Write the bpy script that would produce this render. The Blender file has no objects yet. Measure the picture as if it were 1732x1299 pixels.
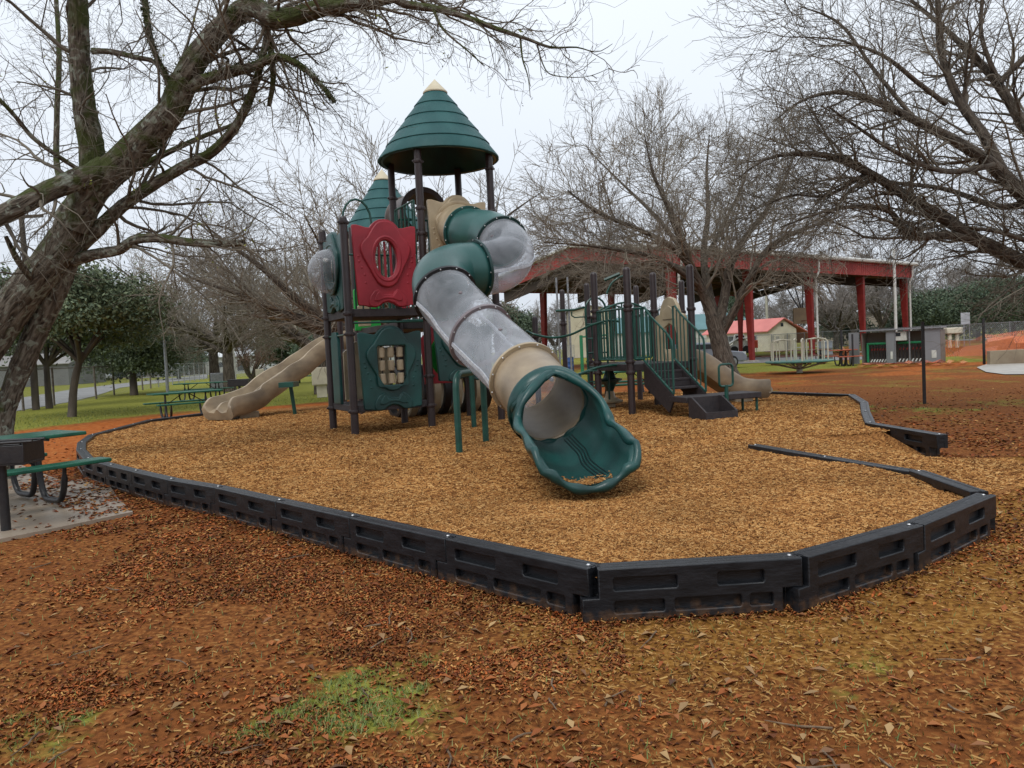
import bpy, math, random
import numpy as np
from mathutils import Vector, Matrix, geometry
sc = bpy.context.scene; col = sc.collection
rad = math.radians
# ---------------------------------------------------------------- camera
FPX = 1290.0; CAMH = 1.55
pt, rl = rad(2.57), rad(2.8)
fv = Vector((0, math.cos(pt), -math.sin(pt))); r0 = Vector((1, 0, 0)); u0 = Vector((0, math.sin(pt), math.cos(pt)))
RV = math.cos(rl)*r0 - math.sin(rl)*u0; UV = math.sin(rl)*r0 + math.cos(rl)*u0
cam = bpy.data.objects.new('camera', bpy.data.cameras.new('camera')); col.objects.link(cam)
cam.data.sensor_width = 36; cam.data.lens = 36*FPX/1732; cam.data.clip_end = 2000; cam.data.clip_start = .05
M = Matrix((RV, UV, -fv)).transposed().to_4x4(); M.translation = (0, 0, CAMH); cam.matrix_world = M
sc.camera = cam
# ---------------------------------------------------------------- sky, sun, exposure
w = bpy.data.worlds.new('World'); sc.world = w; w.use_nodes = True
nt = w.node_tree; N = nt.nodes; Lk = nt.links; bg = N['Background']
SUN_EL, SUN_AZ = rad(52), rad(200)
sky = N.new('ShaderNodeTexSky'); sky.sky_type = 'NISHITA'; sky.sun_disc = False; sky.sun_elevation = SUN_EL; sky.sun_rotation = SUN_AZ; sky.dust_density = 3
tc = N.new('ShaderNodeTexCoord'); sep = N.new('ShaderNodeSeparateXYZ'); Lk.new(tc.outputs['Generated'], sep.inputs[0])
ns = N.new('ShaderNodeTexNoise'); ns.inputs['Scale'].default_value = 1.6; ns.inputs['Detail'].default_value = 4; Lk.new(tc.outputs['Generated'], ns.inputs[0])
ad = N.new('ShaderNodeMath'); ad.operation = 'MULTIPLY_ADD'; Lk.new(ns.outputs[0], ad.inputs[0]); ad.inputs[1].default_value = .22; Lk.new(sep.outputs[2], ad.inputs[2])
cr = N.new('ShaderNodeValToRGB'); e = cr.color_ramp.elements
e[0].position = .08; e[0].color = (.58, .63, .70, 1); e[1].position = .60; e[1].color = (.90, .96, 1.03, 1)
m_ = e.new(.3); m_.color = (.77, .825, .905, 1)
Lk.new(ad.outputs[0], cr.inputs[0])
s1 = N.new('ShaderNodeVectorMath'); s1.operation = 'SCALE'; s1.inputs[3].default_value = .10; Lk.new(sky.outputs[0], s1.inputs[0])
mx = N.new('ShaderNodeMix'); mx.data_type = 'RGBA'; mx.inputs[0].default_value = .93
Lk.new(s1.outputs[0], mx.inputs[6]); Lk.new(cr.outputs[0], mx.inputs[7]); Lk.new(mx.outputs[2], bg.inputs[0]); bg.inputs[1].default_value = 1.0
sl = bpy.data.lights.new('sun', 'SUN'); sl.energy = 1.25; sl.angle = rad(22); sl.color = (1, .97, .93)
so = bpy.data.objects.new('sun', sl); col.objects.link(so)
sd = Vector((math.sin(SUN_AZ)*math.cos(SUN_EL), math.cos(SUN_AZ)*math.cos(SUN_EL), math.sin(SUN_EL)))
so.rotation_euler = sd.to_track_quat('Z', 'Y').to_euler()
sc.view_settings.view_transform = 'Standard'; sc.view_settings.look = 'None'; sc.view_settings.exposure = 0.18
sc.render.engine = 'CYCLES'; sc.cycles.transparent_max_bounces = 24; sc.cycles.max_bounces = 6
# ---------------------------------------------------------------- surveying helpers: turn a bearing into a world point
def ray(x, y): return fv + (x-866)/FPX*RV + (649.5-y)/FPX*UV
def G(x, y, z=0.):
    d = ray(x, y); t = (z-CAMH)/d.z; return Vector((d.x*t, d.y*t, z))
def D(x, y, Y):
    d = ray(x, y); t = Y/d.y; return Vector((d.x*t, Y, CAMH+d.z*t))
def V(*a): return Vector(a)
ZU = V(0, 0, 1)
rng = np.random.default_rng(7); random.seed(7)
def hsh(ix, iy, s):
    h = (ix.astype(np.int64)*374761393 + iy.astype(np.int64)*668265263 + s*1442695041) & 0x7fffffff
    h = ((h ^ (h >> 13))*1274126177) & 0x7fffffff
    return ((h ^ (h >> 16)) & 0xffff)/65535.
def vn(x, y, s=0):
    ix = np.floor(x); iy = np.floor(y); fx = x-ix; fy = y-iy; fx = fx*fx*(3-2*fx); fy = fy*fy*(3-2*fy)
    a = hsh(ix, iy, s); b = hsh(ix+1, iy, s); c = hsh(ix, iy+1, s); d = hsh(ix+1, iy+1, s)
    return (a*(1-fx)+b*fx)*(1-fy)+(c*(1-fx)+d*fx)*fy
def fbm(x, y, s=0, o=4):
    t = 0; a = .5
    for i in range(o): t = t+a*vn(x*2**i, y*2**i, s+i*17); a *= .5
    return t/(1-.5**o)
def sstep(a, b, x): t = np.clip((x-a)/(b-a), 0, 1); return t*t*(3-2*t)
# ---------------------------------------------------------------- materials
MATS = {}
def mat(name, c, c2=None, scale=6., rough=.5, metal=0., bump=0., bscale=40., island=False, spec=.5, detail=4, ramp=None, stretch=None, coat=0., patch=None, mud=None):
    if name in MATS: return MATS[name]
    m = bpy.data.materials.new(name); m.use_nodes = True; n = m.node_tree.nodes; l = m.node_tree.links; b = n['Principled BSDF']
    b.inputs['Roughness'].default_value = rough; b.inputs['Metallic'].default_value = metal; b.inputs['Specular IOR Level'].default_value = spec
    b.inputs['Coat Weight'].default_value = coat
    t = n.new('ShaderNodeTexCoord'); mp = n.new('ShaderNodeMapping'); l.new(t.outputs['Object'], mp.inputs[0])
    if stretch: mp.inputs['Scale'].default_value = stretch
    c2 = c2 or tuple(x*.8 for x in c)
    r = n.new('ShaderNodeValToRGB'); el = r.color_ramp.elements
    if ramp:
        el[0].color = (*ramp[0], 1); el[1].color = (*ramp[-1], 1)
        lo_, hi_ = (0, 1) if island else (.3, .7)
        el[0].position = lo_; el[1].position = hi_
        for i, q in enumerate(ramp[1:-1]): k = el.new(lo_+(hi_-lo_)*(i+1)/(len(ramp)-1)); k.color = (*q, 1)
    else:
        el[0].color = (*c2, 1); el[1].color = (*c, 1); el[0].position = .35; el[1].position = .65
    if island:
        g = n.new('ShaderNodeNewGeometry'); l.new(g.outputs['Random Per Island'], r.inputs[0])
    else:
        x = n.new('ShaderNodeTexNoise'); x.inputs['Scale'].default_value = scale; x.inputs['Detail'].default_value = detail; l.new(mp.outputs[0], x.inputs[0]); l.new(x.outputs[0], r.inputs[0])
    out = r.outputs[0]
    if patch:
        pn = n.new('ShaderNodeTexNoise'); pn.inputs['Scale'].default_value = patch[0]; pn.inputs['Detail'].default_value = 4; l.new(t.outputs['Object'], pn.inputs[0])
        pr = n.new('ShaderNodeMapRange'); pr.inputs[1].default_value = .36; pr.inputs[2].default_value = .62; pr.inputs[3].default_value = patch[1]; pr.inputs[4].default_value = patch[2]; l.new(pn.outputs[0], pr.inputs[0])
        vm = n.new('ShaderNodeVectorMath'); vm.operation = 'SCALE'; l.new(out, vm.inputs[0]); l.new(pr.outputs[0], vm.inputs[3]); out = vm.outputs[0]
    if mud:   # dried soil splash along the foot of the thing
        sz = n.new('ShaderNodeSeparateXYZ'); l.new(t.outputs['Object'], sz.inputs[0]); pn = n.new('ShaderNodeTexNoise'); pn.inputs['Scale'].default_value = 14; pn.inputs['Detail'].default_value = 6; l.new(t.outputs['Object'], pn.inputs[0])
        ma = n.new('ShaderNodeMath'); ma.operation = 'MULTIPLY_ADD'; ma.inputs[1].default_value = -.30; l.new(pn.outputs[0], ma.inputs[0]); l.new(sz.outputs[2], ma.inputs[2])
        pr = n.new('ShaderNodeMapRange'); pr.inputs[1].default_value = -.085; pr.inputs[2].default_value = -.16; pr.inputs[3].default_value = 0; pr.inputs[4].default_value = .7; l.new(ma.outputs[0], pr.inputs[0])
        mm = n.new('ShaderNodeMix'); mm.data_type = 'RGBA'; l.new(pr.outputs[0], mm.inputs[0]); l.new(out, mm.inputs[6]); mm.inputs[7].default_value = (*mud, 1); out = mm.outputs[2]
    l.new(out, b.inputs['Base Color'])
    x2 = n.new('ShaderNodeTexNoise'); x2.inputs['Scale'].default_value = bscale; x2.inputs['Detail'].default_value = 5; l.new(mp.outputs[0], x2.inputs[0])
    mr = n.new('ShaderNodeMapRange'); mr.inputs[3].default_value = rough*.75; mr.inputs[4].default_value = min(1, rough*1.3); l.new(x2.outputs[0], mr.inputs[0]); l.new(mr.outputs[0], b.inputs['Roughness'])
    if bump:
        bp = n.new('ShaderNodeBump'); bp.inputs['Strength'].default_value = bump; bp.inputs['Distance'].default_value = .02; l.new(x2.outputs[0], bp.inputs['Height']); l.new(bp.outputs[0], b.inputs['Normal'])
    MATS[name] = m; return m
GREEN = mat('green_plastic', (.008, .060, .054), (.005, .038, .036), 3, .36, bump=.07, bscale=45, patch=(1.6, .75, 1.35))
GROOF = mat('faded_green_plastic', (.030, .105, .104), (.017, .075, .077), 2.5, .55, spec=.25, bump=.05, stretch=(1, 1, .3))
RED = mat('red_plastic', (.35, .030, .044), (.27, .022, .034), 3, .42, bump=.07, spec=.35, patch=(1.4, .82, 1.12))
TAN = mat('tan_plastic', (.42, .34, .225), (.36, .285, .18), 4, .42, bump=.07, patch=(1.8, .80, 1.1))
TAN2 = mat('slide_tan_plastic', (.37, .29, .19), (.27, .205, .135), 3, .38, bump=.06, stretch=(1, 1, 2), patch=(1.5, .72, 1.1))
CAP = mat('cream_plastic', (.6, .53, .38), (.52, .45, .31), 4, .5)
BROWN = mat('brown_powder_coat', (.034, .021, .021), (.024, .015, .015), 5, .38, bump=.06, bscale=90)
GMET = mat('green_powder_coat', (.010, .075, .055), (.007, .05, .038), 8, .35, bump=.05, bscale=80)
BLKP = mat('black_recycled_plastic', (.007, .008, .010), (.013, .014, .017), 9, .38, bump=.22, bscale=22, stretch=(1, 1, 3))
BLKM = mat('black_metal', (.010, .010, .012), (.018, .016, .016), 12, .4, bump=.1)
DECK = mat('deck_rubber', (.035, .027, .028), (.022, .018, .02), 14, .6, bump=.2)
STEEL = mat('galvanised_steel', (.36, .37, .39), (.26, .27, .29), 10, .38, metal=.7)
BOLT = mat('bolt_zinc', (.6, .6, .6), (.5, .5, .5), 10, .35, metal=.8)
TGREEN = mat('table_green', (.008, .11, .062), (.005, .075, .045), 7, .35, bump=.1, bscale=70)
WHITE = mat('white_paint', (.62, .63, .6), (.5, .5, .46), 6, .5)
CREAM = mat('cream_paint', (.62, .58, .45), (.52, .48, .37), 4, .6)
REDS = mat('red_steel', (.22, .022, .017), (.16, .016, .013), 2, .6, spec=.25)
REDF = mat('red_sheet_metal', (.34, .062, .055), (.27, .048, .042), 1.2, .6, spec=.25, patch=(.5, .8, 1.1))
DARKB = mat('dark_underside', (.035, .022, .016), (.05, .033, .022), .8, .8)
ORNG = mat('orange_plastic_mesh', (.75, .16, .05), (.55, .1, .03), 3, .6)
GLASS = mat('dark_window', (.015, .02, .025), (.02, .025, .03), 3, .12)
RUB = mat('tyre_rubber', (.012, .012, .012), None, 8, .8)
CONC = mat('concrete', (.40, .37, .32), (.29, .26, .22), 2.2, .45, bump=.15, bscale=30)
ROADM = mat('asphalt', (.26, .255, .25), (.19, .185, .18), .6, .6, bump=.1, bscale=8)
BARK = mat('bark_lichen', (.12, .10, .075), (.05, .038, .027), 7, .9, bump=1., bscale=18, ramp=[(.03, .022, .016), (.07, .054, .038), (.15, .12, .09), (.12, .10, .075), (.17, .18, .13), (.30, .32, .27)], detail=6, stretch=(1, 1, .45))
BARKM = mat('bark_mossy', (.1, .1, .05), None, 5, .9, bump=1., bscale=22, ramp=[(.028, .022, .016), (.06, .048, .033), (.085, .070, .045), (.060, .066, .024), (.045, .062, .018), (.16, .15, .11)], detail=6)
BARKG = mat('bark_grey', (.11, .088, .068), (.045, .035, .027), 2.5, .9, bump=.6, bscale=10, stretch=(1, 1, .4))
TWIG = mat('twig', (.19, .165, .125), (.09, .077, .058), 1.2, .9)
TWIGT = mat('twig_tan', (.27, .235, .18), (.15, .13, .10), .7, .9)
TWIGF = mat('twig_far_hazed', (.29, .26, .235), (.2, .18, .165), .2, .95)  # paler tone for distant trees: haze put into the twig colour
TWIGR = mat('twig_reddish', (.22, .13, .10), (.15, .10, .07), .5, .95)
def barkmat(name, cols, moss=None, su=7., sv=1.6, bump=1., lich=(.54, .62, (.25, .27, .22))):
    m = bpy.data.materials.new(name); m.use_nodes = True; n = m.node_tree.nodes; l = m.node_tree.links; b = n['Principled BSDF']; b.inputs['Roughness'].default_value = .9; b.inputs['Specular IOR Level'].default_value = .25
    t = n.new('ShaderNodeTexCoord'); mp = n.new('ShaderNodeMapping'); mp.inputs['Scale'].default_value = (su, sv, 1); l.new(t.outputs['UV'], mp.inputs[0])
    def noise(src, s, d=6, di=0): x = n.new('ShaderNodeTexNoise'); x.inputs['Scale'].default_value = s; x.inputs['Detail'].default_value = d; x.inputs['Distortion'].default_value = di; l.new(src, x.inputs[0]); return x.outputs[0]
    f = noise(mp.outputs[0], 3.2, 8, .8); r = n.new('ShaderNodeValToRGB'); el = r.color_ramp.elements; el[0].position = .3; el[1].position = .7; el[0].color = (*cols[0], 1); el[1].color = (*cols[-1], 1)
    for i, c in enumerate(cols[1:-1]): k = el.new(.3+.4*(i+1)/(len(cols)-1)); k.color = (*c, 1)
    l.new(f, r.inputs[0]); out = r.outputs[0]
    def blend(mask, lo, hi, c, out):
        q = n.new('ShaderNodeMapRange'); q.inputs[1].default_value = lo; q.inputs[2].default_value = hi; l.new(mask, q.inputs[0]); k = n.new('ShaderNodeMix'); k.data_type = 'RGBA'; l.new(q.outputs[0], k.inputs[0]); l.new(out, k.inputs[6]); k.inputs[7].default_value = (*c, 1); return k.outputs[2]
    out = blend(noise(t.outputs['Object'], 8.5, 8, .9), lich[0], lich[1], lich[2], out)
    if moss:
        g = n.new('ShaderNodeNewGeometry'); sp = n.new('ShaderNodeSeparateXYZ'); l.new(g.outputs['Normal'], sp.inputs[0]); a = n.new('ShaderNodeMath'); a.operation = 'MULTIPLY_ADD'; a.inputs[1].default_value = .10
        l.new(sp.outputs[2], a.inputs[0]); l.new(noise(t.outputs['Object'], 3.1, 8, .5), a.inputs[2]); sx = n.new('ShaderNodeSeparateXYZ'); l.new(g.outputs['Position'], sx.inputs[0]); h = n.new('ShaderNodeMapRange'); h.inputs[1].default_value = 2.5; h.inputs[2].default_value = 4.2; h.inputs[3].default_value = -.12; h.inputs[4].default_value = .02; l.new(sx.outputs[2], h.inputs[0])
        a2 = n.new('ShaderNodeMath'); l.new(a.outputs[0], a2.inputs[0]); l.new(h.outputs[0], a2.inputs[1]); out = blend(a2.outputs[0], .46, .57, moss, out)
    l.new(out, b.inputs['Base Color']); bp = n.new('ShaderNodeBump'); bp.inputs['Strength'].default_value = bump; bp.inputs['Distance'].default_value = .05; l.new(f, bp.inputs['Height']); l.new(bp.outputs[0], b.inputs['Normal']); return m
BARK1 = barkmat('bark_lichen_moss', [(.025, .019, .014), (.082, .066, .050), (.15, .128, .10), (.24, .215, .175)], (.06, .072, .022))
BARK2 = barkmat('bark_grey_ridged', [(.03, .024, .019), (.07, .057, .045), (.115, .095, .075), (.16, .135, .108)], None, 5, 1.0, lich=(.60, .75, (.18, .18, .15)))
def clearmat():
    m = bpy.data.materials.new('cloudy_clear_plastic'); m.use_nodes = True; n = m.node_tree.nodes; l = m.node_tree.links
    b = n['Principled BSDF']; b.inputs['Base Color'].default_value = (.52, .54, .58, 1); b.inputs['Roughness'].default_value = .16; b.inputs['Specular IOR Level'].default_value = .85
    tr = n.new('ShaderNodeBsdfTransparent'); tr.inputs[0].default_value = (.90, .915, .935, 1); mxs = n.new('ShaderNodeMixShader')
    t = n.new('ShaderNodeTexCoord'); x = n.new('ShaderNodeTexNoise'); x.inputs['Scale'].default_value = 1.7; x.inputs['Detail'].default_value = 7; x.inputs['Distortion'].default_value = .9
    l.new(t.outputs['Object'], x.inputs[0]); mr = n.new('ShaderNodeMapRange'); mr.inputs[1].default_value = .36; mr.inputs[2].default_value = .66; mr.inputs[3].default_value = .08; mr.inputs[4].default_value = .33
    fr = n.new('ShaderNodeLayerWeight'); fr.inputs[0].default_value = .35; a = n.new('ShaderNodeMath'); a.operation = 'MULTIPLY_ADD'; a.inputs[1].default_value = .55; a.use_clamp = True
    l.new(x.outputs[0], mr.inputs[0]); l.new(fr.outputs['Facing'], a.inputs[0]); l.new(mr.outputs[0], a.inputs[2]); l.new(a.outputs[0], mxs.inputs[0])
    rr = n.new('ShaderNodeMapRange'); rr.inputs[3].default_value = .05; rr.inputs[4].default_value = .24; l.new(x.outputs[0], rr.inputs[0]); l.new(rr.outputs[0], b.inputs['Roughness'])
    l.new(tr.outputs[0], mxs.inputs[1]); l.new(b.outputs[0], mxs.inputs[2]); l.new(mxs.outputs[0], n['Material Output'].inputs[0])
    return m
CLEAR = clearmat()
def netmat(name, c, sc_, thr, rough=.5):
    m = bpy.data.materials.new(name); m.use_nodes = True; n = m.node_tree.nodes; l = m.node_tree.links; b = n['Principled BSDF']
    b.inputs['Base Color'].default_value = (*c, 1); b.inputs['Roughness'].default_value = rough
    t = n.new('ShaderNodeTexCoord'); mp = n.new('ShaderNodeMapping'); l.new(t.outputs['UV'], mp.inputs[0]); outs = []
    for ang in (.785, -.785):
        k = n.new('ShaderNodeVectorRotate'); k.rotation_type = 'Z_AXIS'; k.inputs['Angle'].default_value = ang; l.new(mp.outputs[0], k.inputs[0])
        wv = n.new('ShaderNodeTexWave'); wv.inputs['Scale'].default_value = sc_; l.new(k.outputs[0], wv.inputs[0])
        g = n.new('ShaderNodeMath'); g.operation = 'GREATER_THAN'; g.inputs[1].default_value = thr; l.new(wv.outputs['Fac'], g.inputs[0]); outs.append(g)
    mxm = n.new('ShaderNodeMath'); mxm.operation = 'MAXIMUM'; l.new(outs[0].outputs[0], mxm.inputs[0]); l.new(outs[1].outputs[0], mxm.inputs[1])
    tr = n.new('ShaderNodeBsdfTransparent'); s = n.new('ShaderNodeMixShader'); l.new(mxm.outputs[0], s.inputs[0]); l.new(tr.outputs[0], s.inputs[1]); l.new(b.outputs[0], s.inputs[2]); l.new(s.outputs[0], n['Material Output'].inputs[0])
    return m
CHAIN = netmat('chain_link_wire', (.30, .31, .32), 3.2, .95)
ONET = netmat('orange_fence_net', (.72, .17, .05), 2.6, .84)
def foliage(name, a, b_):
    return mat(name, a, b_, rough=.6, island=True, ramp=[b_, tuple((x+y)/2 for x, y in zip(a, b_)), a], spec=.3)
OAK = foliage('oak_leaves', (.15, .185, .10), (.045, .07, .036))
EVG = foliage('evergreen_leaves', (.12, .16, .095), (.045, .072, .048))
YEL = foliage('yellowing_leaves', (.30, .30, .05), (.12, .15, .03))
# ---------------------------------------------------------------- object helpers
def tag(o, label=None, cat=None, group=None, kind=None):
    if label: o['label'] = label
    if cat: o['category'] = cat
    if group: o['group'] = group
    if kind: o['kind'] = kind
    return o
def thing(name, label, cat, loc=(0, 0, 0), rz=0., group=None):
    o = bpy.data.objects.new(name, None); col.objects.link(o); o.location = loc; o.rotation_euler.z = rz; o.empty_display_size = .2
    return tag(o, label, cat, group)
def rloc(o):
    v = Vector((0, 0, 0))
    while o: v += o.location; o = o.parent
    return v
def copy_tree(o, parent=None):
    c = o.copy(); col.objects.link(c)
    if parent: c.parent = parent
    for ch in list(o.children): copy_tree(ch, c)
    return c
def rotz(a): return Matrix.Rotation(a, 3, 'Z')
class Fr:
    def __init__(s, o, ex, ey, ez): s.o = Vector(o); s.x = Vector(ex).normalized(); s.y = Vector(ey).normalized(); s.z = Vector(ez).normalized()
    def __call__(s, a, b, c=0.): return s.o+a*s.x+b*s.y+c*s.z
class MB:
    def __init__(s): s.v = []; s.f = []
    def add(s, v, f):
        k = len(s.v); s.v.extend([tuple(a) for a in v]); s.f.extend([tuple(i+k for i in q) for q in f]); return s
    def box(s, c, d, rz=0., fr=None):
        c = Vector(c); out = []
        for x in (-.5, .5):
            for y in (-.5, .5):
                for z in (-.5, .5):
                    p = Vector((x*d[0], y*d[1], z*d[2]))
                    out.append(fr(*(c+p)) if fr else c+rotz(rz) @ p)
        return s.add(out, [(0, 1, 3, 2), (4, 6, 7, 5), (0, 4, 5, 1), (2, 3, 7, 6), (0, 2, 6, 4), (1, 5, 7, 3)])
    def tube(s, path, r, n=8, caps=True, closed=False):
        P = [Vector(p) for p in path]; k = len(P); R = r if hasattr(r, '__len__') else [r]*k
        T = []
        for i in range(k):
            a = P[(i-1) % k] if (closed or i) else P[0]; b = P[(i+1) % k] if (closed or i < k-1) else P[-1]
            T.append((b-a).normalized())
        u = T[0].orthogonal().normalized(); vs = []
        for i in range(k):
            u = (u-T[i]*u.dot(T[i])).normalized(); w_ = T[i].cross(u)
            for j in range(n):
                a = 2*math.pi*j/n; vs.append(P[i]+R[i]*(math.cos(a)*u+math.sin(a)*w_))
        fs = []
        for i in range(k if closed else k-1):
            i2 = (i+1) % k
            for j in range(n): fs.append((i*n+j, i*n+(j+1) % n, i2*n+(j+1) % n, i2*n+j))
        if caps and not closed: fs.append(tuple(range(n-1, -1, -1))); fs.append(tuple((k-1)*n+j for j in range(n)))
        return s.add(vs, fs)
    def lathe(s, prof, o=(0, 0, 0), fr=None, n=24, mod=None, cap=True):
        fr = fr or Fr(o, (1, 0, 0), (0, 1, 0), (0, 0, 1)); vs = []; fs = []; k = len(prof)
        for r, z in prof:
            for j in range(n):
                a = 2*math.pi*j/n; q = r+(mod(j, r) if mod else 0); vs.append(fr(q*math.cos(a), q*math.sin(a), z))
        for i in range(k-1):
            for j in range(n): fs.append((i*n+j, i*n+(j+1) % n, (i+1)*n+(j+1) % n, (i+1)*n+j))
        if cap and prof[0][0] > .001 and s_cap(prof): fs.append(tuple(range(n-1, -1, -1)))
        if cap and prof[-1][0] > .001 and s_cap(prof): fs.append(tuple((k-1)*n+j for j in range(n)))
        return s.add(vs, [f for f in fs if f])
    def sph(s, c, r, n=10, m=6, sq=(1, 1, 1), fr=None):
        fr = fr or Fr(c, (1, 0, 0), (0, 1, 0), (0, 0, 1)); vs = []; fs = []
        for i in range(m+1):
            t = math.pi*i/m
            for j in range(n):
                a = 2*math.pi*j/n; vs.append(fr(r*sq[0]*math.sin(t)*math.cos(a), r*sq[1]*math.sin(t)*math.sin(a), r*sq[2]*math.cos(t)))
        for i in range(m):
            for j in range(n): fs.append((i*n+j, (i+1)*n+j, (i+1)*n+(j+1) % n, i*n+(j+1) % n))
        return s.add(vs, fs)
    def curve(s, outer, holes=(), ext=.02, bev=.0, fr=None, smooth=True, res=2):
        cu = bpy.data.curves.new('c', 'CURVE'); cu.dimensions = '2D'; cu.fill_mode = 'BOTH'; cu.extrude = ext; cu.bevel_depth = bev; cu.bevel_resolution = res; cu.offset = -bev
        for pl in [outer, *holes]:
            sp = cu.splines.new('POLY'); sp.points.add(len(pl)-1)
            for i, (x, y) in enumerate(pl): sp.points[i].co = (x, y, 0, 1)
            sp.use_cyclic_u = True
        o = bpy.data.objects.new('c', cu); me = bpy.data.meshes.new_from_object(o)
        s.add([fr(*v.co) if fr else v.co for v in me.vertices], [tuple(p.vertices) for p in me.polygons])
        bpy.data.objects.remove(o); bpy.data.curves.remove(cu); bpy.data.meshes.remove(me); return s
    def sweep(s, prof, path, up=ZU, closed=True, lat=None, cap=True):
        P = [Vector(p) for p in path]; k = len(P); n = len(prof) if not callable(prof) else len(prof(0)); vs = []; fs = []
        for i in range(k):
            t = (P[min(i+1, k-1)]-P[max(i-1, 0)]).normalized(); x = (lat or t.cross(up)).normalized(); y = x.cross(t).normalized()
            pr = prof(i/(k-1)) if callable(prof) else prof
            for a, b in pr: vs.append(P[i]+a*x+b*y)
        m = n if closed else n-1
        for i in range(k-1):
            for j in range(m): fs.append((i*n+j, i*n+(j+1) % n, (i+1)*n+(j+1) % n, (i+1)*n+j))
        if cap and closed: fs.append(tuple(range(n-1, -1, -1))); fs.append(tuple((k-1)*n+j for j in range(n)))
        return s.add(vs, fs)
    def build(s, name, m, parent=None, local=False, smooth=True, bevel=0., sharp=38, rz=0.):
        me = bpy.data.meshes.new(name); v = np.array(s.v, dtype=float).reshape(-1, 3)
        if parent is not None: org = np.zeros(3) if local else np.array(rloc(parent))
        else: org = np.zeros(3) if local else np.array([v[:, 0].mean(), v[:, 1].mean(), v[:, 2].min()])
        v = v-org; me.from_pydata(v.tolist(), [], s.f); me.validate()
        import bmesh
        b = bmesh.new(); b.from_mesh(me); bmesh.ops.recalc_face_normals(b, faces=b.faces); b.to_mesh(me); b.free()
        if smooth:
            me.polygons.foreach_set('use_smooth', [True]*len(me.polygons)); me.set_sharp_from_angle(angle=rad(sharp))
        o = bpy.data.objects.new(name, me); col.objects.link(o); me.materials.append(m)
        if parent is not None: o.parent = parent
        elif not local: o.location = org
        if bevel:
            bm_ = o.modifiers.new('Bevel', 'BEVEL'); bm_.width = bevel; bm_.segments = 2; bm_.limit_method = 'ANGLE'
        return o
def s_cap(p): return abs(p[0][0]-p[-1][0]) > 1e-9 or abs(p[0][1]-p[-1][1]) > 1e-9
def npmesh(name, verts, faces, m, parent=None, kind=None, org=None, smooth=False, uv=None):
    """verts (N,3); faces (F,k) array"""
    me = bpy.data.meshes.new(name); org = np.array(rloc(parent)) if parent is not None else (np.zeros(3) if org is None else np.array(org))
    v = (verts-org).astype(np.float32); k = faces.shape[1]
    me.vertices.add(len(v)); me.vertices.foreach_set('co', v.ravel()); me.loops.add(faces.size); me.loops.foreach_set('vertex_index', faces.ravel().astype(np.int32))
    me.polygons.add(len(faces)); me.polygons.foreach_set('loop_start', (np.arange(len(faces))*k).astype(np.int32)); me.polygons.foreach_set('loop_total', np.full(len(faces), k, np.int32))
    if smooth: me.polygons.foreach_set('use_smooth', np.ones(len(faces), bool))
    me.update(calc_edges=True); me.materials.append(m)
    if uv is not None: me.uv_layers.new().data.foreach_set('uv', uv.ravel().astype(np.float32))
    o = bpy.data.objects.new(name, me); col.objects.link(o)
    if parent is not None: o.parent = parent
    else: o.location = org
    if kind: o['kind'] = kind
    return o
def strip(pts, hw=None): pass
def sheet(name, poly, z, m, kind='structure', t=0):
    v = [(p[0], p[1], z) for p in poly]; mb = MB()
    if t:
        mb.curve([(p[0], p[1]) for p in poly], ext=t/2, fr=Fr((0, 0, z-t/2), (1, 0, 0), (0, 1, 0), (0, 0, 1)))
    else: mb.add(v, [tuple(range(len(v)))])
    return tag(mb.build(name, m, None, smooth=False), kind=kind)
def cmr(pts, n=8):
    P = [Vector(p) for p in pts]; out = []
    for i in range(len(P)-1):
        a = P[max(i-1, 0)]; b = P[i]; c = P[i+1]; d = P[min(i+2, len(P)-1)]
        for j in range(n):
            t = j/n; out.append(.5*((2*b)+(c-a)*t+(2*a-5*b+4*c-d)*t*t+(3*b-a-3*c+d)*t**3))
    return out+[P[-1]]
# ================================================================ GROUND
chain_px = [(345, 698), (252, 710), (155, 735), (138, 748), (137, 760), (150, 775), (190, 786), (232, 796), (293, 810), (373, 823), (478, 846), (603, 873), (766, 908), (1008, 958), (1350, 938), (1545, 885), (1668, 835), (1550, 795)]
CH = [G(x, y, .30) for x, y in chain_px]
back_line = [CH[-1], V(3.18, 7.9, 0), V(2.82, 9.02, 0)]
second = [V(5.91, 17.59, 0), V(6.93, 15.57, 0), V(6.32, 13.7, 0), V(5.6, 12.1, 0), V(4.93, 10.52, 0)]
far_edge = [V(5.3, 19.2, 0), V(3.6, 21, 0), V(1, 22, 0), V(-2, 22.3, 0), V(-5, 21.8, 0), V(-7.2, 21, 0)]
ramp_out = [V(4.45, 6.9, 0), V(5.6, 7.9, 0), V(5.9, 8.9, 0)]
POLY = [(p.x, p.y) for p in CH]+[(p.x, p.y) for p in ramp_out]+[(5.0, 9.1)]+[(p.x, p.y) for p in reversed(second)]+[(p.x, p.y) for p in far_edge]
PA = np.array(POLY)
def inpoly(x, y, P=PA):
    c = np.zeros(x.shape, bool); n = len(P)
    for i in range(n):
        x1, y1 = P[i]; x2, y2 = P[(i+1) % n]
        if y1 == y2: continue
        k = ((y1 > y) != (y2 > y)) & (x < (x2-x1)*(y-y1)/(y2-y1)+x1); c ^= k
    return c
def pdist(x, y, P=PA, closed=True):
    d = np.full(x.shape, 1e9); n = len(P)
    for i in range(n if closed else n-1):
        a = P[i]; b = P[(i+1) % n]; ab = b-a; t = np.clip(((x-a[0])*ab[0]+(y-a[1])*ab[1])/(ab@ab), 0, 1)
        d = np.minimum(d, np.hypot(x-a[0]-t*ab[0], y-a[1]-t*ab[1]))
    return d
BL = np.array([(p.x, p.y) for p in back_line])
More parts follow.
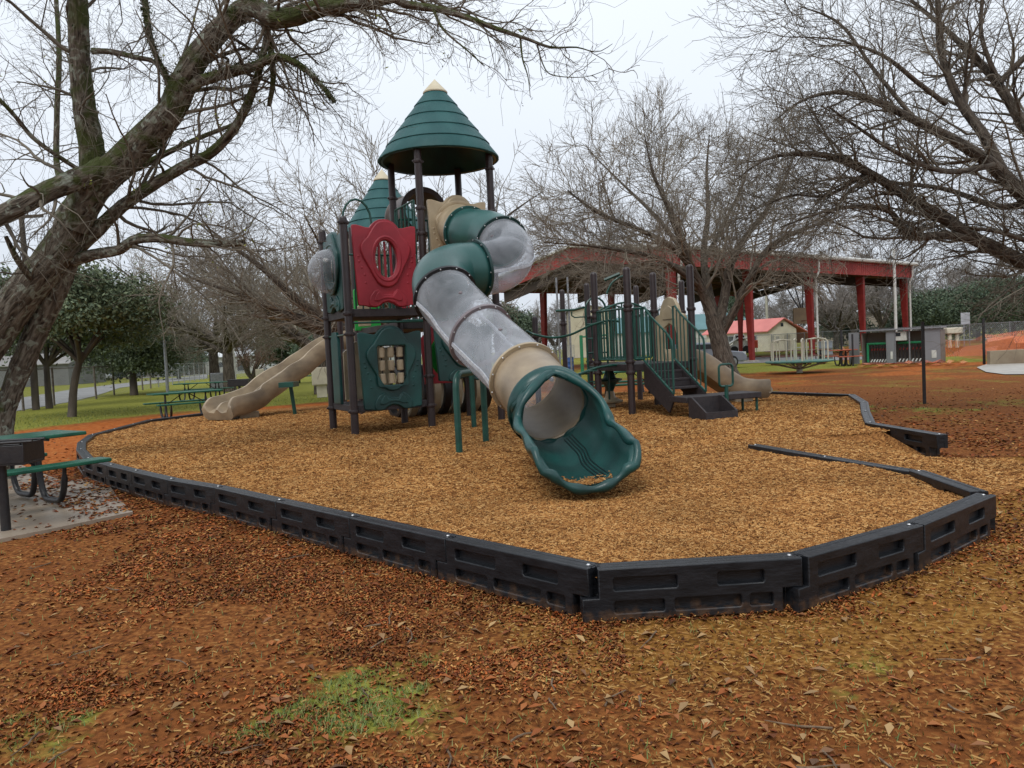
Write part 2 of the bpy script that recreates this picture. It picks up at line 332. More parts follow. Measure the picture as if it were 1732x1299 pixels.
RO = np.array([(3.6, 6.5), (4.45, 6.9), (5.6, 7.9), (5.9, 8.9), (5.1, 9.1)])
def mulch_h(x, y):
    h = .24+.085*(fbm(x*.8, y*.8, 3)-.5)+.03*(fbm(x*4, y*4, 9)-.5)
    g = lambda cx, cy, r, d: d*np.exp(-((x-cx)**2+(y-cy)**2)/r**2)
    h -= g(.75, 6.4, .9, .05)+g(2.1, 16.3, .5, .08)+g(-2.3, 14, 1.1, .05)+g(5.2, 16.7, .6, .06)
    # the ramp: right of the back line the chips slope down to the soil
    side = (x-(3.57+(y-6.77)*(2.82-3.57)/(9.02-6.77)))
    dr = pdist(x, y, RO, False)
    r = sstep(.0, 1.7, dr)
    ramp = (side > 0) & (y < 9.9)
    return np.where(ramp, np.maximum(h*r, -.02)-.02*(dr < .12), h)
def ground_h(x, y):
    d = np.hypot(x, y); return .03*(fbm(x*.8, y*.8, 5)-.5)*np.clip(1-d/60, 0, 1)+.012*(fbm(x*5, y*5, 6)-.5)*np.clip(1-d/20, 0, 1)-.01
ns_ = 520
s_ = np.linspace(-1, 1, ns_); gx = 500*np.sinh(5.2*s_)/np.sinh(5.2); gy = 8+560*np.sinh(5.2*s_)/np.sinh(5.2)
X, Y = np.meshgrid(gx, gy); keep = Y.ravel() > -200
Z = ground_h(X, Y)
ins = inpoly(X, Y) & (pdist(X, Y) > .15)
Z = np.where(ins & ~((X > 3.4) & (Y < 9.6) & (Y > 6)), Z-.06, Z); Z = np.where(ins & (X > 3.4) & (Y < 9.6) & (Y > 6), np.minimum(Z, -.012), Z)
vv = np.stack([X.ravel(), Y.ravel(), Z.ravel()], 1); ii = np.arange(ns_*ns_).reshape(ns_, ns_)
fq = np.stack([ii[:-1, :-1].ravel(), ii[:-1, 1:].ravel(), ii[1:, 1:].ravel(), ii[1:, :-1].ravel()], 1)
def spot(x, y, c, r): return np.exp(-((x-c[0])**2+(y-c[1])**2)/r**2)
def masks(x, y):
    d = pdist(x, y); inn = inpoly(x, y); n1 = fbm(x*.5, y*.5, 21); n2 = fbm(x*1.6, y*1.6, 22)
    leftness = sstep(-4, -7, x)*sstep(10.5, 12.5, y)+sstep(19, 21, y)*sstep(3, -1, x)
    red = .9*np.clip(leftness, 0, 1)*sstep(9, 5, d+n2*3)
    lawn = np.clip(sstep(6., 9.5, d+n1*3)*sstep(-5, -9, x-(y-20)*.18)*sstep(14, 18, y), 0, 1)
    lawn = np.maximum(lawn, sstep(-13.5, -16, x)*sstep(9, 13, y))
    lawn = np.maximum(lawn, .6*sstep(33, 38, y+n1*5)*sstep(2, -3, x))
    far = sstep(33, 37, y+n2*3-(x-8)*.05)*sstep(60, 45, y)*.9*sstep(-2, 6, x)*sstep(34, 20, x)+sstep(60, 70, y)*.8
    lawn = np.maximum(lawn, far*(.35+.8*n1))
    pat = .8*spot(x, y, (-.62, 3.6), .58)+.6*spot(x, y, (-1.15, 3.15), .3)+.5*spot(x, y, (-2.1, 3.2), .5)+.2*spot(x, y, (.75, 3.1), .3)+.42*spot(x, y, (1.75, 3.35), .55)+.5*spot(x, y, (8, 15), 2.2)+.3*spot(x, y, (-5.6, 6.9), .7)+.5*spot(x, y, (-6.3, 11.2), .6)
    pat = .95*sstep(.25, 1.0, pat*(.35+1.3*n2)+.9*(fbm(x*6, y*6, 77)-.5)*(pat > .08)+.30*(n2-.42)*(y < 7))*np.where(y < 7, .85, 1)
    back = .36*sstep(.40, .70, fbm(x*1.1, y*.9, 91, 6))*sstep(9, 14, y)*sstep(4.5, 8, x)*sstep(36, 30, y)
    grass = np.clip(np.maximum(np.maximum(lawn, pat), back), 0, 1)
    orange = np.clip(sstep(20, 27, y)*sstep(-6, 0, x)*sstep(42, 36, y)*(.1+.7*sstep(.35,.65,n1))+.15*sstep(.45, .8, n1)*(y < 20), 0, 1)
    spill = sstep(1.5, .2, d)*sstep(-.8, .6, x)*(y < 9)*.9
    leaf = sstep(.42, .62, fbm(x*1.1+3, y*1.1, 31)+.35*sstep(1.6, .2, d)*(x < .5))*sstep(14, 9, y)*(1-grass*.7)
    return grass, np.maximum(red, orange*.8), spill, leaf, inn
xs_, ys_ = X.ravel(), Y.ravel(); mg, mr_, msp, mlf, _ = masks(xs_, ys_)
def groundmat():
    m = bpy.data.materials.new('soil_and_grass'); m.use_nodes = True; n = m.node_tree.nodes; l = m.node_tree.links; b = n['Principled BSDF']
    t = n.new('ShaderNodeTexCoord')
    def noise(s, d=5, dist=0):
        x = n.new('ShaderNodeTexNoise'); x.inputs['Scale'].default_value = s; x.inputs['Detail'].default_value = d; x.inputs['Distortion'].default_value = dist; l.new(t.outputs['Object'], x.inputs[0]); return x.outputs[0]
    def ramp(f, cols, p0=.3, p1=.7):
        r = n.new('ShaderNodeValToRGB'); el = r.color_ramp.elements; el[0].position = p0; el[1].position = p1; el[0].color = (*cols[0], 1); el[1].color = (*cols[-1], 1)
        for i, c in enumerate(cols[1:-1]): k = el.new(p0+(p1-p0)*(i+1)/(len(cols)-1)); k.color = (*c, 1)
        l.new(f, r.inputs[0]); return r.outputs[0]
    def mixc(f, a, c):
        k = n.new('ShaderNodeMix'); k.data_type = 'RGBA'; l.new(f, k.inputs[0]); l.new(a, k.inputs[6]); l.new(c, k.inputs[7]); return k.outputs[2]
    def attr(name): a = n.new('ShaderNodeAttribute'); a.attribute_name = name; return a.outputs['Fac']
    def mask(name, f, lo=.3, hi=.6):
        a = n.new('ShaderNodeMath'); a.operation = 'MULTIPLY_ADD'; l.new(f, a.inputs[0]); a.inputs[1].default_value = .9; l.new(attr(name), a.inputs[2])
        s = n.new('ShaderNodeMath'); s.operation = 'SUBTRACT'; l.new(a.outputs[0], s.inputs[0]); s.inputs[1].default_value = .45
        r = n.new('ShaderNodeMapRange'); r.inputs[1].default_value = lo; r.inputs[2].default_value = hi; l.new(s.outputs[0], r.inputs[0]); return r.outputs[0]
    fine = noise(30, 8); mid = noise(7, 6, .5); big = noise(1.1, 4)
    soil = ramp(fine, [(.06, .022, .008), (.14, .049, .015), (.23, .084, .024), (.33, .155, .05)], .3, .7)
    soil2 = ramp(fine, [(.13, .045, .014), (.215, .075, .022)], .35, .65)
    c = mixc(ramp(big, [(0, 0, 0), (1, 1, 1)], .45, .62), soil, soil2)
    redc = ramp(mid, [(.20, .050, .012), (.35, .098, .022), (.42, .17, .05)], .3, .72)
    c = mixc(mask('red', mid, .2, .7), c, redc)
    sp = ramp(fine, [(.09, .038, .009), (.22, .10, .022), (.34, .18, .05)], .3, .7); c = mixc(mask('spill', fine, .3, .6), c, sp)
    gr = ramp(noise(18, 6), [(.10, .085, .018), (.17, .180, .030), (.26, .26, .050), (.31, .23, .08)], .3, .75); c = mixc(mask('grass', mid, .25, .6), c, gr)
    l.new(c, b.inputs['Base Color']); b.inputs['Roughness'].default_value = .95; b.inputs['Specular IOR Level'].default_value = .06
    bp = n.new('ShaderNodeBump'); bp.inputs['Strength'].default_value = .8; bp.inputs['Distance'].default_value = .02; l.new(fine, bp.inputs['Height']); l.new(bp.outputs[0], b.inputs['Normal'])
    return m
go = npmesh('ground', vv, fq, groundmat(), kind='structure', smooth=True)
for nm_, a in (('grass', mg), ('red', mr_), ('spill', msp)):
    at = go.data.attributes.new(nm_, 'FLOAT', 'POINT'); at.data.foreach_set('value', a.astype(np.float32))
# ---- wood chip bed
xs1 = np.arange(-9.2, 7.3, .14); ys1 = np.arange(4.2, 22.6, .14); XX, YY = np.meshgrid(xs1, ys1); XX = XX+rng.uniform(-.03, .03, XX.shape); YY = YY+rng.uniform(-.03, .03, YY.shape)
xx, yy = XX.ravel(), YY.ravel(); ok = inpoly(xx, yy) & (pdist(xx, yy) > .06); xx, yy = xx[ok], yy[ok]
pv = [Vector((a, b)) for a, b in zip(xx, yy)]; base = len(pv)
pv += [Vector(p) for p in POLY]; loop = list(range(base, base+len(POLY)))
res = geometry.delaunay_2d_cdt(pv, [], [loop], 1, 1e-6)
v2 = np.array([(a.x, a.y) for a in res[0]]); h2 = mulch_h(v2[:, 0], v2[:, 1])
CHIPBED = mat('wood_chip_bed', (.46, .24, .085), (.16, .075, .025), 34, .95, bump=1., bscale=46, detail=8, spec=.06, ramp=[(.07, .028, .010), (.20, .085, .028), (.34, .155, .05), (.43, .225, .075)], stretch=(1, 1.6, 1))
npmesh('wood_chip_bed', np.column_stack([v2, h2]), np.array([tuple(f) for f in res[2] if len(f) == 3]), CHIPBED, kind='structure', smooth=True)
# ---- loose pieces: numpy scatter
def pieces(x, y, z, L, W, Hh, kind):
    n = len(x); a = rng.uniform(0, 2*np.pi, n); ux, uy = np.cos(a), np.sin(a); vx, vy = -uy, ux
    if kind == 'chip':
        T = [(-.5, -.5, 0), (.5, -.4, 0), (.45, 0, 1), (-.45, .05, 1), (-.5, .5, 0), (.5, .45, 0)]; F = [(0, 1, 2, 3), (3, 2, 5, 4)]
    elif kind == 'leaf':
        T = [(-.5, 0, .1), (.05, -.5, .7), (.5, 0, .3), (0, 0, 0), (.05, .5, .8)]; F = [(0, 1, 2, 3), (0, 3, 2, 4)]
    else:
        T = [(-.5, -.5, 0), (-.5, .5, 0), (.5, .15, 1), (.5, -.15, 1)]; F = [(0, 1, 2, 3)]
    tl = rng.uniform(-.35, .35, n); k = len(T); out = np.zeros((n, k, 3))
    for i, (p, q, h) in enumerate(T):
        out[:, i, 0] = x+p*L*ux+q*W*vx; out[:, i, 1] = y+p*L*uy+q*W*vy; out[:, i, 2] = z+h*Hh+(p*L*tl if kind != 'blade' else 0)
    f = (np.arange(n)*k)[:, None, None]+np.array(F)[None]
    return out.reshape(-1, 3), f.reshape(-1, 4)
def sample(n, r0_, r1_, a0=-48, a1=48):
    r = r0_*(r1_/r0_)**rng.random(n); a = np.radians(rng.uniform(a0, a1, n)); return r*np.sin(a), r*np.cos(a), r
CHIP = mat('wood_chips', (.5, .3, .1), island=True, rough=.9, spec=.1, ramp=[(.085, .032, .010), (.23, .096, .030), (.35, .160, .048), (.43, .215, .07), (.58, .35, .14)], patch=(1.3, .82, 1.08))
x, y, r = sample(330000, 4.0, 21, -42, 40); ok = inpoly(x, y) & (pdist(x, y) > .04); x, y, r = x[ok], y[ok], r[ok]
sc_ = np.clip(r/8, .8, 1.45)
v, f = pieces(x, y, mulch_h(x, y)+.004, rng.uniform(.018, .065, len(x))*sc_, rng.uniform(.004, .012, len(x))*sc_, .006*sc_, 'chip')
tag(npmesh('wood_chips', v, f, CHIP), 'loose tan wood chips covering the play area inside the black border', 'wood chips', kind='stuff')
x, y, r = sample(90000, 2.6, 9, -42, 44); d = pdist(x, y); p = .55*np.exp(-d/.7)*sstep(-2.2, .8, x)+.08+.22*sstep(.42, .6, fbm(x*1.7, y*1.7, 40))*sstep(-2, 1, x); ok = ~inpoly(x, y) & (d > .03) & (rng.random(len(x)) < p*.85); x, y, r = x[ok], y[ok], r[ok]
v, f = pieces(x, y, ground_h(x, y)+.004+.05*np.exp(-(pdist(x, y)/.09)**2)*rng.random(len(x)), rng.uniform(.010, .046, len(x)), rng.uniform(.002, .006, len(x)), .005, 'chip')
SPL = mat('spilled_chips', (.5, .3, .1), island=True, rough=.9, spec=.1, ramp=[(.08, .030, .010), (.17, .068, .020), (.26, .115, .034), (.34, .175, .056), (.48, .30, .11)])
tag(npmesh('spilled_wood_chips', v, f, SPL), 'tan wood chips spilled on the soil outside the black border', 'wood chips', kind='stuff')
PADPOLY = [G(0, 775), G(108, 818), G(150, 812), G(185, 822), G(198, 845), G(225, 870), G(118, 893), G(0, 917), V(-7.2, 6.2, 0), V(-9, 9.0, 0)]
PADA = np.array([(p.x, p.y) for p in PADPOLY])
x, y, r = sample(340000, 2.5, 26, -46, 46); g_, rd_, s__, lf_, inn = masks(x, y); pd = inpoly(x, y, PADA)
p = (.10+.25*(y > 9)*(x > 4)+1.1*lf_*(.3+1.2*sstep(.35, .65, fbm(x*3.3, y*3.3, 55))))*sstep(26, 12, r)*(1-.35*sstep(.2, 2.5, x))*np.where(pd, .07+.5*(pdist(x, y) < .9), 1); dd = pdist(x, y); p = p+.7*(dd < .13); ok = ~inn & (rng.random(len(x)) < p*.70) & (pdist(x, y) > .03); x, y, r = x[ok], y[ok], r[ok]; pd = pd[ok]
z = np.where(pd, .03, ground_h(x, y)+.05*np.exp(-(pdist(x, y)/.09)**2)*rng.random(len(x)))+.003
v, f = pieces(x, y, z, rng.uniform(.015, .042, len(x))*np.clip(r/5, .9, 2.6), rng.uniform(.008, .022, len(x))*np.clip(r/5, .9, 2.6), rng.uniform(.003, .022, len(x)), 'leaf')
LEAF = mat('fallen_leaves', (.3, .1, .04), island=True, rough=.7, ramp=[(.06, .024, .012), (.15, .044, .017), (.27, .070, .020), (.19, .078, .026), (.38, .105, .026), (.12, .052, .024), (.29, .13, .038), (.44, .24, .08)], patch=(1.8, .7, 1.3), spec=.15)
tag(npmesh('fallen_leaves', v, f, LEAF), 'wet brown and rust fallen leaves scattered over the soil', 'fallen leaves', kind='stuff')
x, y, r = sample(560000, 2.5, 34, -46, 46); g_, rd_, s__, lf_, inn = masks(x, y)
ok = ~inn & (rng.random(len(x)) < (sstep(.35, .8, g_)*.75+.022*(r < 9))*np.clip(14/r, .3, 1)) & ~inpoly(x, y, PADA); x, y, r = x[ok], y[ok], r[ok]
v, f = pieces(x, y, ground_h(x, y), rng.uniform(.008, .03, len(x)), rng.uniform(.003, .006, len(x))*np.clip(r/5, .9, 3), rng.uniform(.010, .034, len(x))*np.clip(r/6, .9, 1.6), 'blade')
GRS = mat('grass_blades', (.2, .2, .05), island=True, rough=.6, ramp=[(.05, .09, .015), (.10, .16, .025), (.17, .21, .04), (.25, .24, .08)])
tag(npmesh('grass', v, f, GRS), 'short sparse green grass growing in patches on the soil', 'grass', kind='stuff')
# a few whole leaves, bark bits and sticks that stand out of the litter
x, y, r = sample(620, 2.6, 9, -44, 44); ok = ~inpoly(x, y) & (pdist(x, y) > .1); x, y, r = x[ok], y[ok], r[ok]
v, f = pieces(x, y, ground_h(x, y)+.012, rng.uniform(.045, .085, len(x)), rng.uniform(.022, .042, len(x)), rng.uniform(.008, .03, len(x)), 'leaf')
tag(npmesh('large_leaves', v, f, mat('curled_leaves', (.3, .1, .04), island=True, rough=.6, spec=.2, ramp=[(.12, .04, .016), (.27, .08, .022), (.34, .12, .035), (.18, .09, .045), (.42, .27, .12), (.09, .045, .027)])), 'larger curled orange and tan leaves among the litter', 'fallen leaves', kind='stuff')
mb = MB()
for i in range(85):
    a_, r_ = rad(rng.uniform(-44, 44)), 2.7*(8.5/2.7)**rng.random(); x_, y_ = r_*math.sin(a_), r_*math.cos(a_)
    if inpoly(np.array([x_]), np.array([y_]))[0] or pdist(np.array([x_]), np.array([y_]))[0] < .15: continue
    an = rng.uniform(0, 6.28); L_ = rng.uniform(.06, .26); z_ = float(ground_h(np.array(x_), np.array(y_)))+.012; pts_ = [V(x_, y_, z_)]
    for k in range(4): an += rng.uniform(-.4, .4); pts_.append(pts_[-1]+V(math.cos(an), math.sin(an), rng.uniform(-.03, .06))*L_/4)
    mb.tube(pts_, [.005, .0045, .004, .003, .002], 5)
tag(mb.build('twigs', mat('dry_stick', (.22, .15, .09), (.08, .05, .03), 30, .9), None), 'short dry broken twigs lying on the soil', 'twigs', kind='stuff')
# ---- concrete pad at the left, paved strips further off
sheet('concrete_pad', [(p.x, p.y) for p in PADPOLY], .03, mat('wet_concrete', (.33, .265, .20), (.22, .17, .125), 1.2, .35, spec=.25, bump=.08, bscale=30, detail=6), t=.12)
def pxs(l, z=0): return [tuple(G(a, b, z))[:2] for a, b in l]
sheet('road', [(-27, 20), *pxs([(18, 697), (118, 680), (161, 670), (203, 656), (240, 651), (296, 645), (350, 640), (350, 634), (296, 639), (240, 645), (194, 650), (120, 659), (18, 676)]), (-36, 24)], .012, ROADM)
sheet('street', [(-60, 118), (150, 70), (150, 78), (-60, 126)], .02, ROADM)
sheet('park_road', [*pxs([(1060, 622), (1232, 616), (1310, 613), (1500, 607), (1500, 600), (1310, 604), (1232, 606), (1060, 611)])], .014, ROADM)
sheet('sidewalk', [*pxs([(1652, 622), (1668, 630), (1700, 634), (1900, 632), (1900, 610), (1668, 617)])], .02, CONC)
# ================================================================ BORDER TIMBERS
def plate(sgn):
    mb = MB(); L = 1.22
    outer = [(-.10, .0), (L-.12, 0), (L-.12, .135), (L, .135), (L, .30), (0, .30), (0, .135), (-.10, .135)]
    def rr(x0, z0, x1, z1, s=.009): return [(x0+s, z0), (x1-s, z0), (x1, z0+s), (x1, z1-s), (x1-s, z1), (x0+s, z1), (x0, z1-s), (x0, z0+s)]
    hs = [rr(.09, .175, .47, .245), rr(.71, .175, .99, .245), rr(.09, .045, .39, .112), rr(.45, .045, .85, .112), rr(.90, .045, 1.04, .112)]
    core = [(-.095, .004), (L-.125, .004), (L-.125, .13), (L-.006, .14), (L-.006, .294), (.006, .294), (.006, .13), (-.095, .13)]
    fr = lambda y0: Fr((0, y0, 0), (1, 0, 0), (0, 0, 1), (0, -1, 0))
    mb.curve(outer, hs, .016, .008, fr(-.045)); mb.curve(core, (), .028, 0, fr(0)); mb.curve(outer, hs, .016, .008, fr(.045))
    # top web closes the two faces
    mb.box((L/2, 0, .289), (L-.05, .07, .016)); return mb
T0 = plate(1); TIMB = mat('border_black_plastic', (.007, .008, .010), (.014, .015, .018), 7, .36, bump=.16, bscale=20, stretch=(1, 1, 3), mud=(.10, .055, .03), spec=.35)
timber = tag(T0.build('border_timber', TIMB, None, local=True), None, 'border timber', 'black plastic border timbers around the wood chips')
b0 = MB(); b0.lathe([(.0, .007), (.009, .006), (.013, 0.001), (.013, 0)], n=10).v; bolt0 = b0.build('bolt', BOLT, timber, local=True); bolt0.location = (1.17, 0, .300)
names = ['far left end of the curve behind the left picnic table', 'second from the far left end, beyond the left table', None]
segs = [(CH[i], CH[i+1]) for i in range(len(CH)-1)]
# the long hidden stretch at the far left is several timbers
S2 = []
for a, b in segs:
    n_ = max(1, round((b-a).length/1.25))
    for k in range(n_): S2.append((a+(b-a)*k/n_, a+(b-a)*(k+1)/n_))
nback = []
for a, b in zip(back_line[:-1], back_line[1:]): nback.append((a, b))
S3 = []
for a, b in zip(second[:-1], second[1:]):
    n_ = max(1, round((b-a).length/1.25))
    for k in range(n_): S3.append((a+(b-a)*k/n_, a+(b-a)*(k+1)/n_))
S3.append((second[-1], V(5.06, 8.97, 0)))
nums = ['first', 'second', 'third', 'fourth', 'fifth', 'sixth', 'seventh', 'eighth', 'ninth', 'tenth', 'eleventh', 'twelfth', 'thirteenth', 'fourteenth', 'fifteenth', 'sixteenth', 'seventeenth', 'eighteenth']
ci = min(range(len(S2)), key=lambda i: (S2[i][0].to_2d()-CH[13].to_2d()).length)
allseg = [(a, b, 'c', i) for i, (a, b) in enumerate(S2)]+[(a, b, 'b', i) for i, (a, b) in enumerate(nback)]+[(a, b, 's', i) for i, (a, b) in enumerate(S3)]
first = True
for a, b, k, i in allseg:
    o = timber if first else timber.copy()
    if not first:
        col.objects.link(o); c = bolt0.copy(); col.objects.link(c); c.parent = o
    first = False
    d = (b-a).to_2d(); o.location = (a.x, a.y, 0.0 if k != 'b' else -.01); o.rotation_euler.z = math.atan2(d.y, d.x); o.scale.x = d.length/1.225
    if k == 'c' and i == ci+3:   # starts clear of the corner post
        u_ = d.normalized(); o.location.x += u_.x*.09; o.location.y += u_.y*.09; o.scale.x = (d.length-.09)/1.225
    if k == 'c':
        if i < ci: l_ = f'black border timber, {nums[min(ci-i-1, 17)]} one left of the nearest corner'
        else: l_ = f'black border timber, {nums[i-ci]} one right of the nearest corner'
    elif k == 'b': l_ = f'black border timber sunk in wood chips, {nums[i]} behind the right corner'
    else:
        l_ = f'grey topped border timber by the right gap, {nums[i]} from its far end' if i < len(S3)-1 else 'thick black border timber with a stepped free end beside the gap in the border'
    o['label'] = l_
# ================================================================ PLAY STRUCTURES
TH = rad(28); S = 1.42; Ux = V(math.cos(TH), math.sin(TH), 0); Vx = V(-math.sin(TH), math.cos(TH), 0); F0 = V(-1.48, 13.75, 0)
def Q(a, b, z=0): return F0+a*S*Ux+b*S*Vx+V(0, 0, z)
PS = thing('play_structure', 'tall play structure with cone roofs, a red panel and a twisting clear tube slide', 'playground structure', Q(0, .5, .2))
def post(base, top, root, clamps=(), r=.068, dome=True):
    b = Vector((base[0], base[1], 0.0)); mb = MB(); h = top
    mb.lathe([(r, 0), (r, h-.05), (r*.92, h-.02), (r*.6, h), (0.0, h+.012)] if dome else [(r, 0), (r, h), (0, h)], o=b, n=20)
    mb.add([b+V(r*math.cos(2*math.pi*j/20), r*math.sin(2*math.pi*j/20), 0) for j in range(20)], [tuple(range(20))])
    o = mb.build('post', BROWN, root)
    for z in clamps:
        c = MB(); c.lathe([(r+.001, z-.035), (r+.014, z-.032), (r+.018, z-.005), (r+.018, z+.005), (r+.014, z+.032), (r+.001, z+.035)], o=b, n=20, cap=False)
        for an in (.5, 2.1, 3.7, 5.2): c.box(b+V((r+.022)*math.cos(an), (r+.022)*math.sin(an), z), (.035, .03, .03), rz=an)
        c.build('clamp', BROWN, o, bevel=.003)
    return o
def deck(c4, z, root, t=.10, m=DECK):
    mb = MB(); P = [Vector(p) for p in c4]; mb.add([p+V(0, 0, z) for p in P]+[p+V(0, 0, z-t) for p in P], [(0, 1, 2, 3), (7, 6, 5, 4), (0, 4, 5, 1), (1, 5, 6, 2), (2, 6, 7, 3), (3, 7, 4, 0)])
    return mb.build('deck', m, root, bevel=.01)
# moulded panel outlines, millimetre-like units read from its face: x to the right, y up
def NP(l, cx=790, s=1.10/660, y0=1010): return [((x-cx)*s, (y0-y)*s) for x, y in l]
def mir(l, cx=790): return l+[(2*cx-x, y) for x, y in reversed(l)]
OUT = mir([(790, 140), (740, 146), (700, 165), (665, 195), (640, 228), (600, 226), (560, 215), (510, 203), (470, 205), (462, 220), (472, 500), (490, 975), (500, 990), (560, 993), (610, 1008), (660, 1012), (700, 1000), (740, 972), (790, 960)])
ONION = mir([(790, 158), (740, 166), (700, 190), (660, 240), (610, 320), (560, 370), (535, 410), (535, 460), (560, 530), (610, 620), (650, 700), (690, 770), (740, 806), (790, 815)])
BOW = mir([(790, 880), (740, 884), (715, 850), (690, 832), (650, 850), (612, 900), (592, 950), (600, 995), (640, 1008), (690, 1002), (735, 965), (790, 950)])
BOW2 = mir([(790, 900), (745, 903), (722, 880), (700, 850), (672, 880), (645, 930), (650, 950), (690, 950), (740, 930), (790, 925)])
def ell(cx, cy, rx, ry, n=28): return [(cx+rx*math.cos(2*math.pi*i/n), cy+ry*math.sin(2*math.pi*i/n)) for i in range(n)]
def panel(p0, p1, z0, z1, m, root, hole='oval', name='panel', both=False):
    """moulded panel between two posts; front faces towards -normal (the viewer's side)"""
    p0 = Vector(p0); p1 = Vector(p1); ex = (p1-p0).normalized(); c = (p0+p1)/2; nrm = ex.cross(ZU); wdt = (p1-p0).length-.25; sx = wdt/1.10; sy = (z1-z0)/1.45
    fr0 = Fr(c+V(0, 0, z0), ex, ZU, nrm); fr = lambda off: (lambda a, b, c_=0.: fr0(a*sx, b*sy, c_+off))
    mb = MB(); hs = []
    if hole == 'oval': hs = [NP(ell(790, 535, 112, 185))]
    elif hole == 'rect': hs = [NP([(655, 350), (925, 350), (935, 360), (935, 740), (925, 750), (655, 750), (645, 740), (645, 360)])]
    elif hole == 'round': hs = [NP(ell(790, 520, 190, 190*sx/sy))]
    mb.curve(NP(OUT), hs, .022, .012, fr(0)); mb.curve(NP(ONION), hs, .03, .022, fr(.03))
    if hole in ('oval', 'round'):
        q = hs[0]; cx = sum(a for a, b in q)/len(q); cy = sum(b for a, b in q)/len(q)
        ring = [fr(.058)(cx+(a-cx)*1.28, cy+(b-cy)*1.17) for a, b in q]; mb.tube(ring, .036, 8, closed=True)
    mb.curve(NP(BOW), (), .02, .014, fr(.024)); mb.curve(NP(BOW2), (), .016, .012, fr(.044))
    for x, y in ((520, 560), (545, 620), (568, 690), (572, 770), (515, 510)):
        for s in (-1, 1):
            a, b = NP([(790+s*(790-x), y)])[0]; mb.sph((0, 0, 0), .034, 8, 5, (1, 1, .55), Fr(fr(.022)(a, b), ex, ZU, nrm))
    o = mb.build(name, m, root, sharp=50); o2 = o
    if hole == 'oval':
        b = MB()
        for x in (730, 790, 850):
            a = NP([(x, 360), (x, 715)]); b.tube([fr(-.01)(*a[0]), fr(-.01)(*a[1])], .022, 8)
        b.build('window_bars', m, o)
    if hole == 'rect':
        for i in range(3):
            for j in range(3):
                a, b_ = NP([(695+i*95, 415+j*135)])[0]; t = MB(); k = fr(.0)
                f_ = Fr(k(a, b_-.092/sy*sy), ex, nrm, ZU); t.lathe([(.0, 0), (.045, 0), (.058, .012), (.060, .09), (.058, .172), (.045, .184), (0, .184)], fr=f_, n=16)
                t.build('game_block', TAN, o, bevel=0)
        b = MB()
        for i in range(3):
            a = NP([(695+i*95, 345), (695+i*95, 755)]); b.tube([fr(0)(*a[0]), fr(0)(*a[1])], .012, 6)
        b.build('block_rod', BLKM, o)
    return o
def cone_roof(c, z, root, R=1.15, h=1.53):
    prof = [(R-.03, -.02), (R, 0), (R-.005, .025)]; nt_ = 5; capf = .83
    for i in range(nt_):
        t0 = capf*i/nt_; t1 = capf*(i+1)/nt_; b = .05*math.sin(math.pi*t1)
        prof.append((R*(1-t1)-.012, t1*h+.03)); prof.append((R*(1-t1)+.027, t1*h-.006)); prof.append((R*(1-t1)+.030, t1*h+.006)); 
        prof.append((R*(1-t1)+.020, t1*h+.016))
    prof += [(R*.12, capf*h), (R*.12, capf*h-.03), (R-.06, .02), (R-.03, -.02)]
    # clean monotone outline
    mb = MB(); mb.lathe(prof, o=Vector(c)+V(0, 0, z), n=96, mod=lambda j, r: -.010*(1 if j % 8 == 0 else 0)*min(1, r))
    o = mb.build('cone_roof', GROOF, root, sharp=30)
    li = MB(); li.lathe([(R*.12, capf*h-.10), (R-.12, .03), (R-.10, -.012), (R-.05, -.012)], cap=False, o=Vector(c)+V(0, 0, z), n=64); li.build('roof_shade_lining', GREEN, o)  # added inner cone: unfaded darker green, shade under the roof put into its colour
    cp = MB(); cp.lathe([(R*.17+.035, capf*h-.01), (R*.17+.04, capf*h+.012), (R*.17+.03, capf*h+.03), (0.004, h+.01), (0, h+.012)], cap=False, o=Vector(c)+V(0, 0, z), n=48)
    cp.build('roof_cap', CAP, o)
    return o
def rail(path, root, r=.021, name='rail', m=GMET, n=8, closed=False): return MB().tube(path, r, n, closed=closed).build(name, m, root)
def pickets(p0, p1, z0, z1, n, root, m=GMET, arch=0., name='picket_barrier', r=.017):
    p0 = Vector(p0); p1 = Vector(p1); mb = MB(); d = (p1-p0).normalized()*.10; a = p0+d; b = p1-d
    top = [a.lerp(b, i/12)+V(0, 0, z1+arch*math.sin(math.pi*i/12)) for i in range(13)]; mb.tube(top, .02); mb.tube([a+V(0, 0, z0), b+V(0, 0, z0)], .02)
    for i in range(n):
        t = (i+.5)/n; mb.tube([a.lerp(b, t)+V(0, 0, z0), a.lerp(b, t)+V(0, 0, z1+arch*math.sin(math.pi*t))], r, 6)
    for q in (a, b): mb.tube([q+V(0, 0, z0), q+V(0, 0, z1)], .02)
    return mb.build(name, m, root)
# posts of the front tower and of the lower cell beside it
FLp = F0+1.0*(Q(-1, 0)-F0); cz = (.68, 1.1, 2.02, 2.35, 3.25, 3.75, 4.15)
post(Q(-1, 0), 3.95, PS, (.62, 2.3, 3.85, 1.95)); post(Q(-1, 1), 3.95, PS, (.62, 2.3, 3.72, 1.95)); post(Q(0, 0), 5.26, PS, (.62, 1.15, 2.35, 3.70, 4.15, 4.98), dome=False)
post(Q(1, 0), 5.26, PS, (1.2, 2.4, 4.15, 4.95), dome=False); post(Q(1, 1), 5.26, PS, (2.4, 4.1, 4.6), dome=False); post(Q(0, 1), 5.26, PS, (1.2, 2.4, 4.1, 4.6), dome=False)
deck([Q(-1, 0), Q(0, 0), Q(0, 1), Q(-1, 1)], 2.38, PS, .14); deck([Q(-1, 0), Q(0, 0), Q(0, 1), Q(-1, 1)], .72, PS, .12)
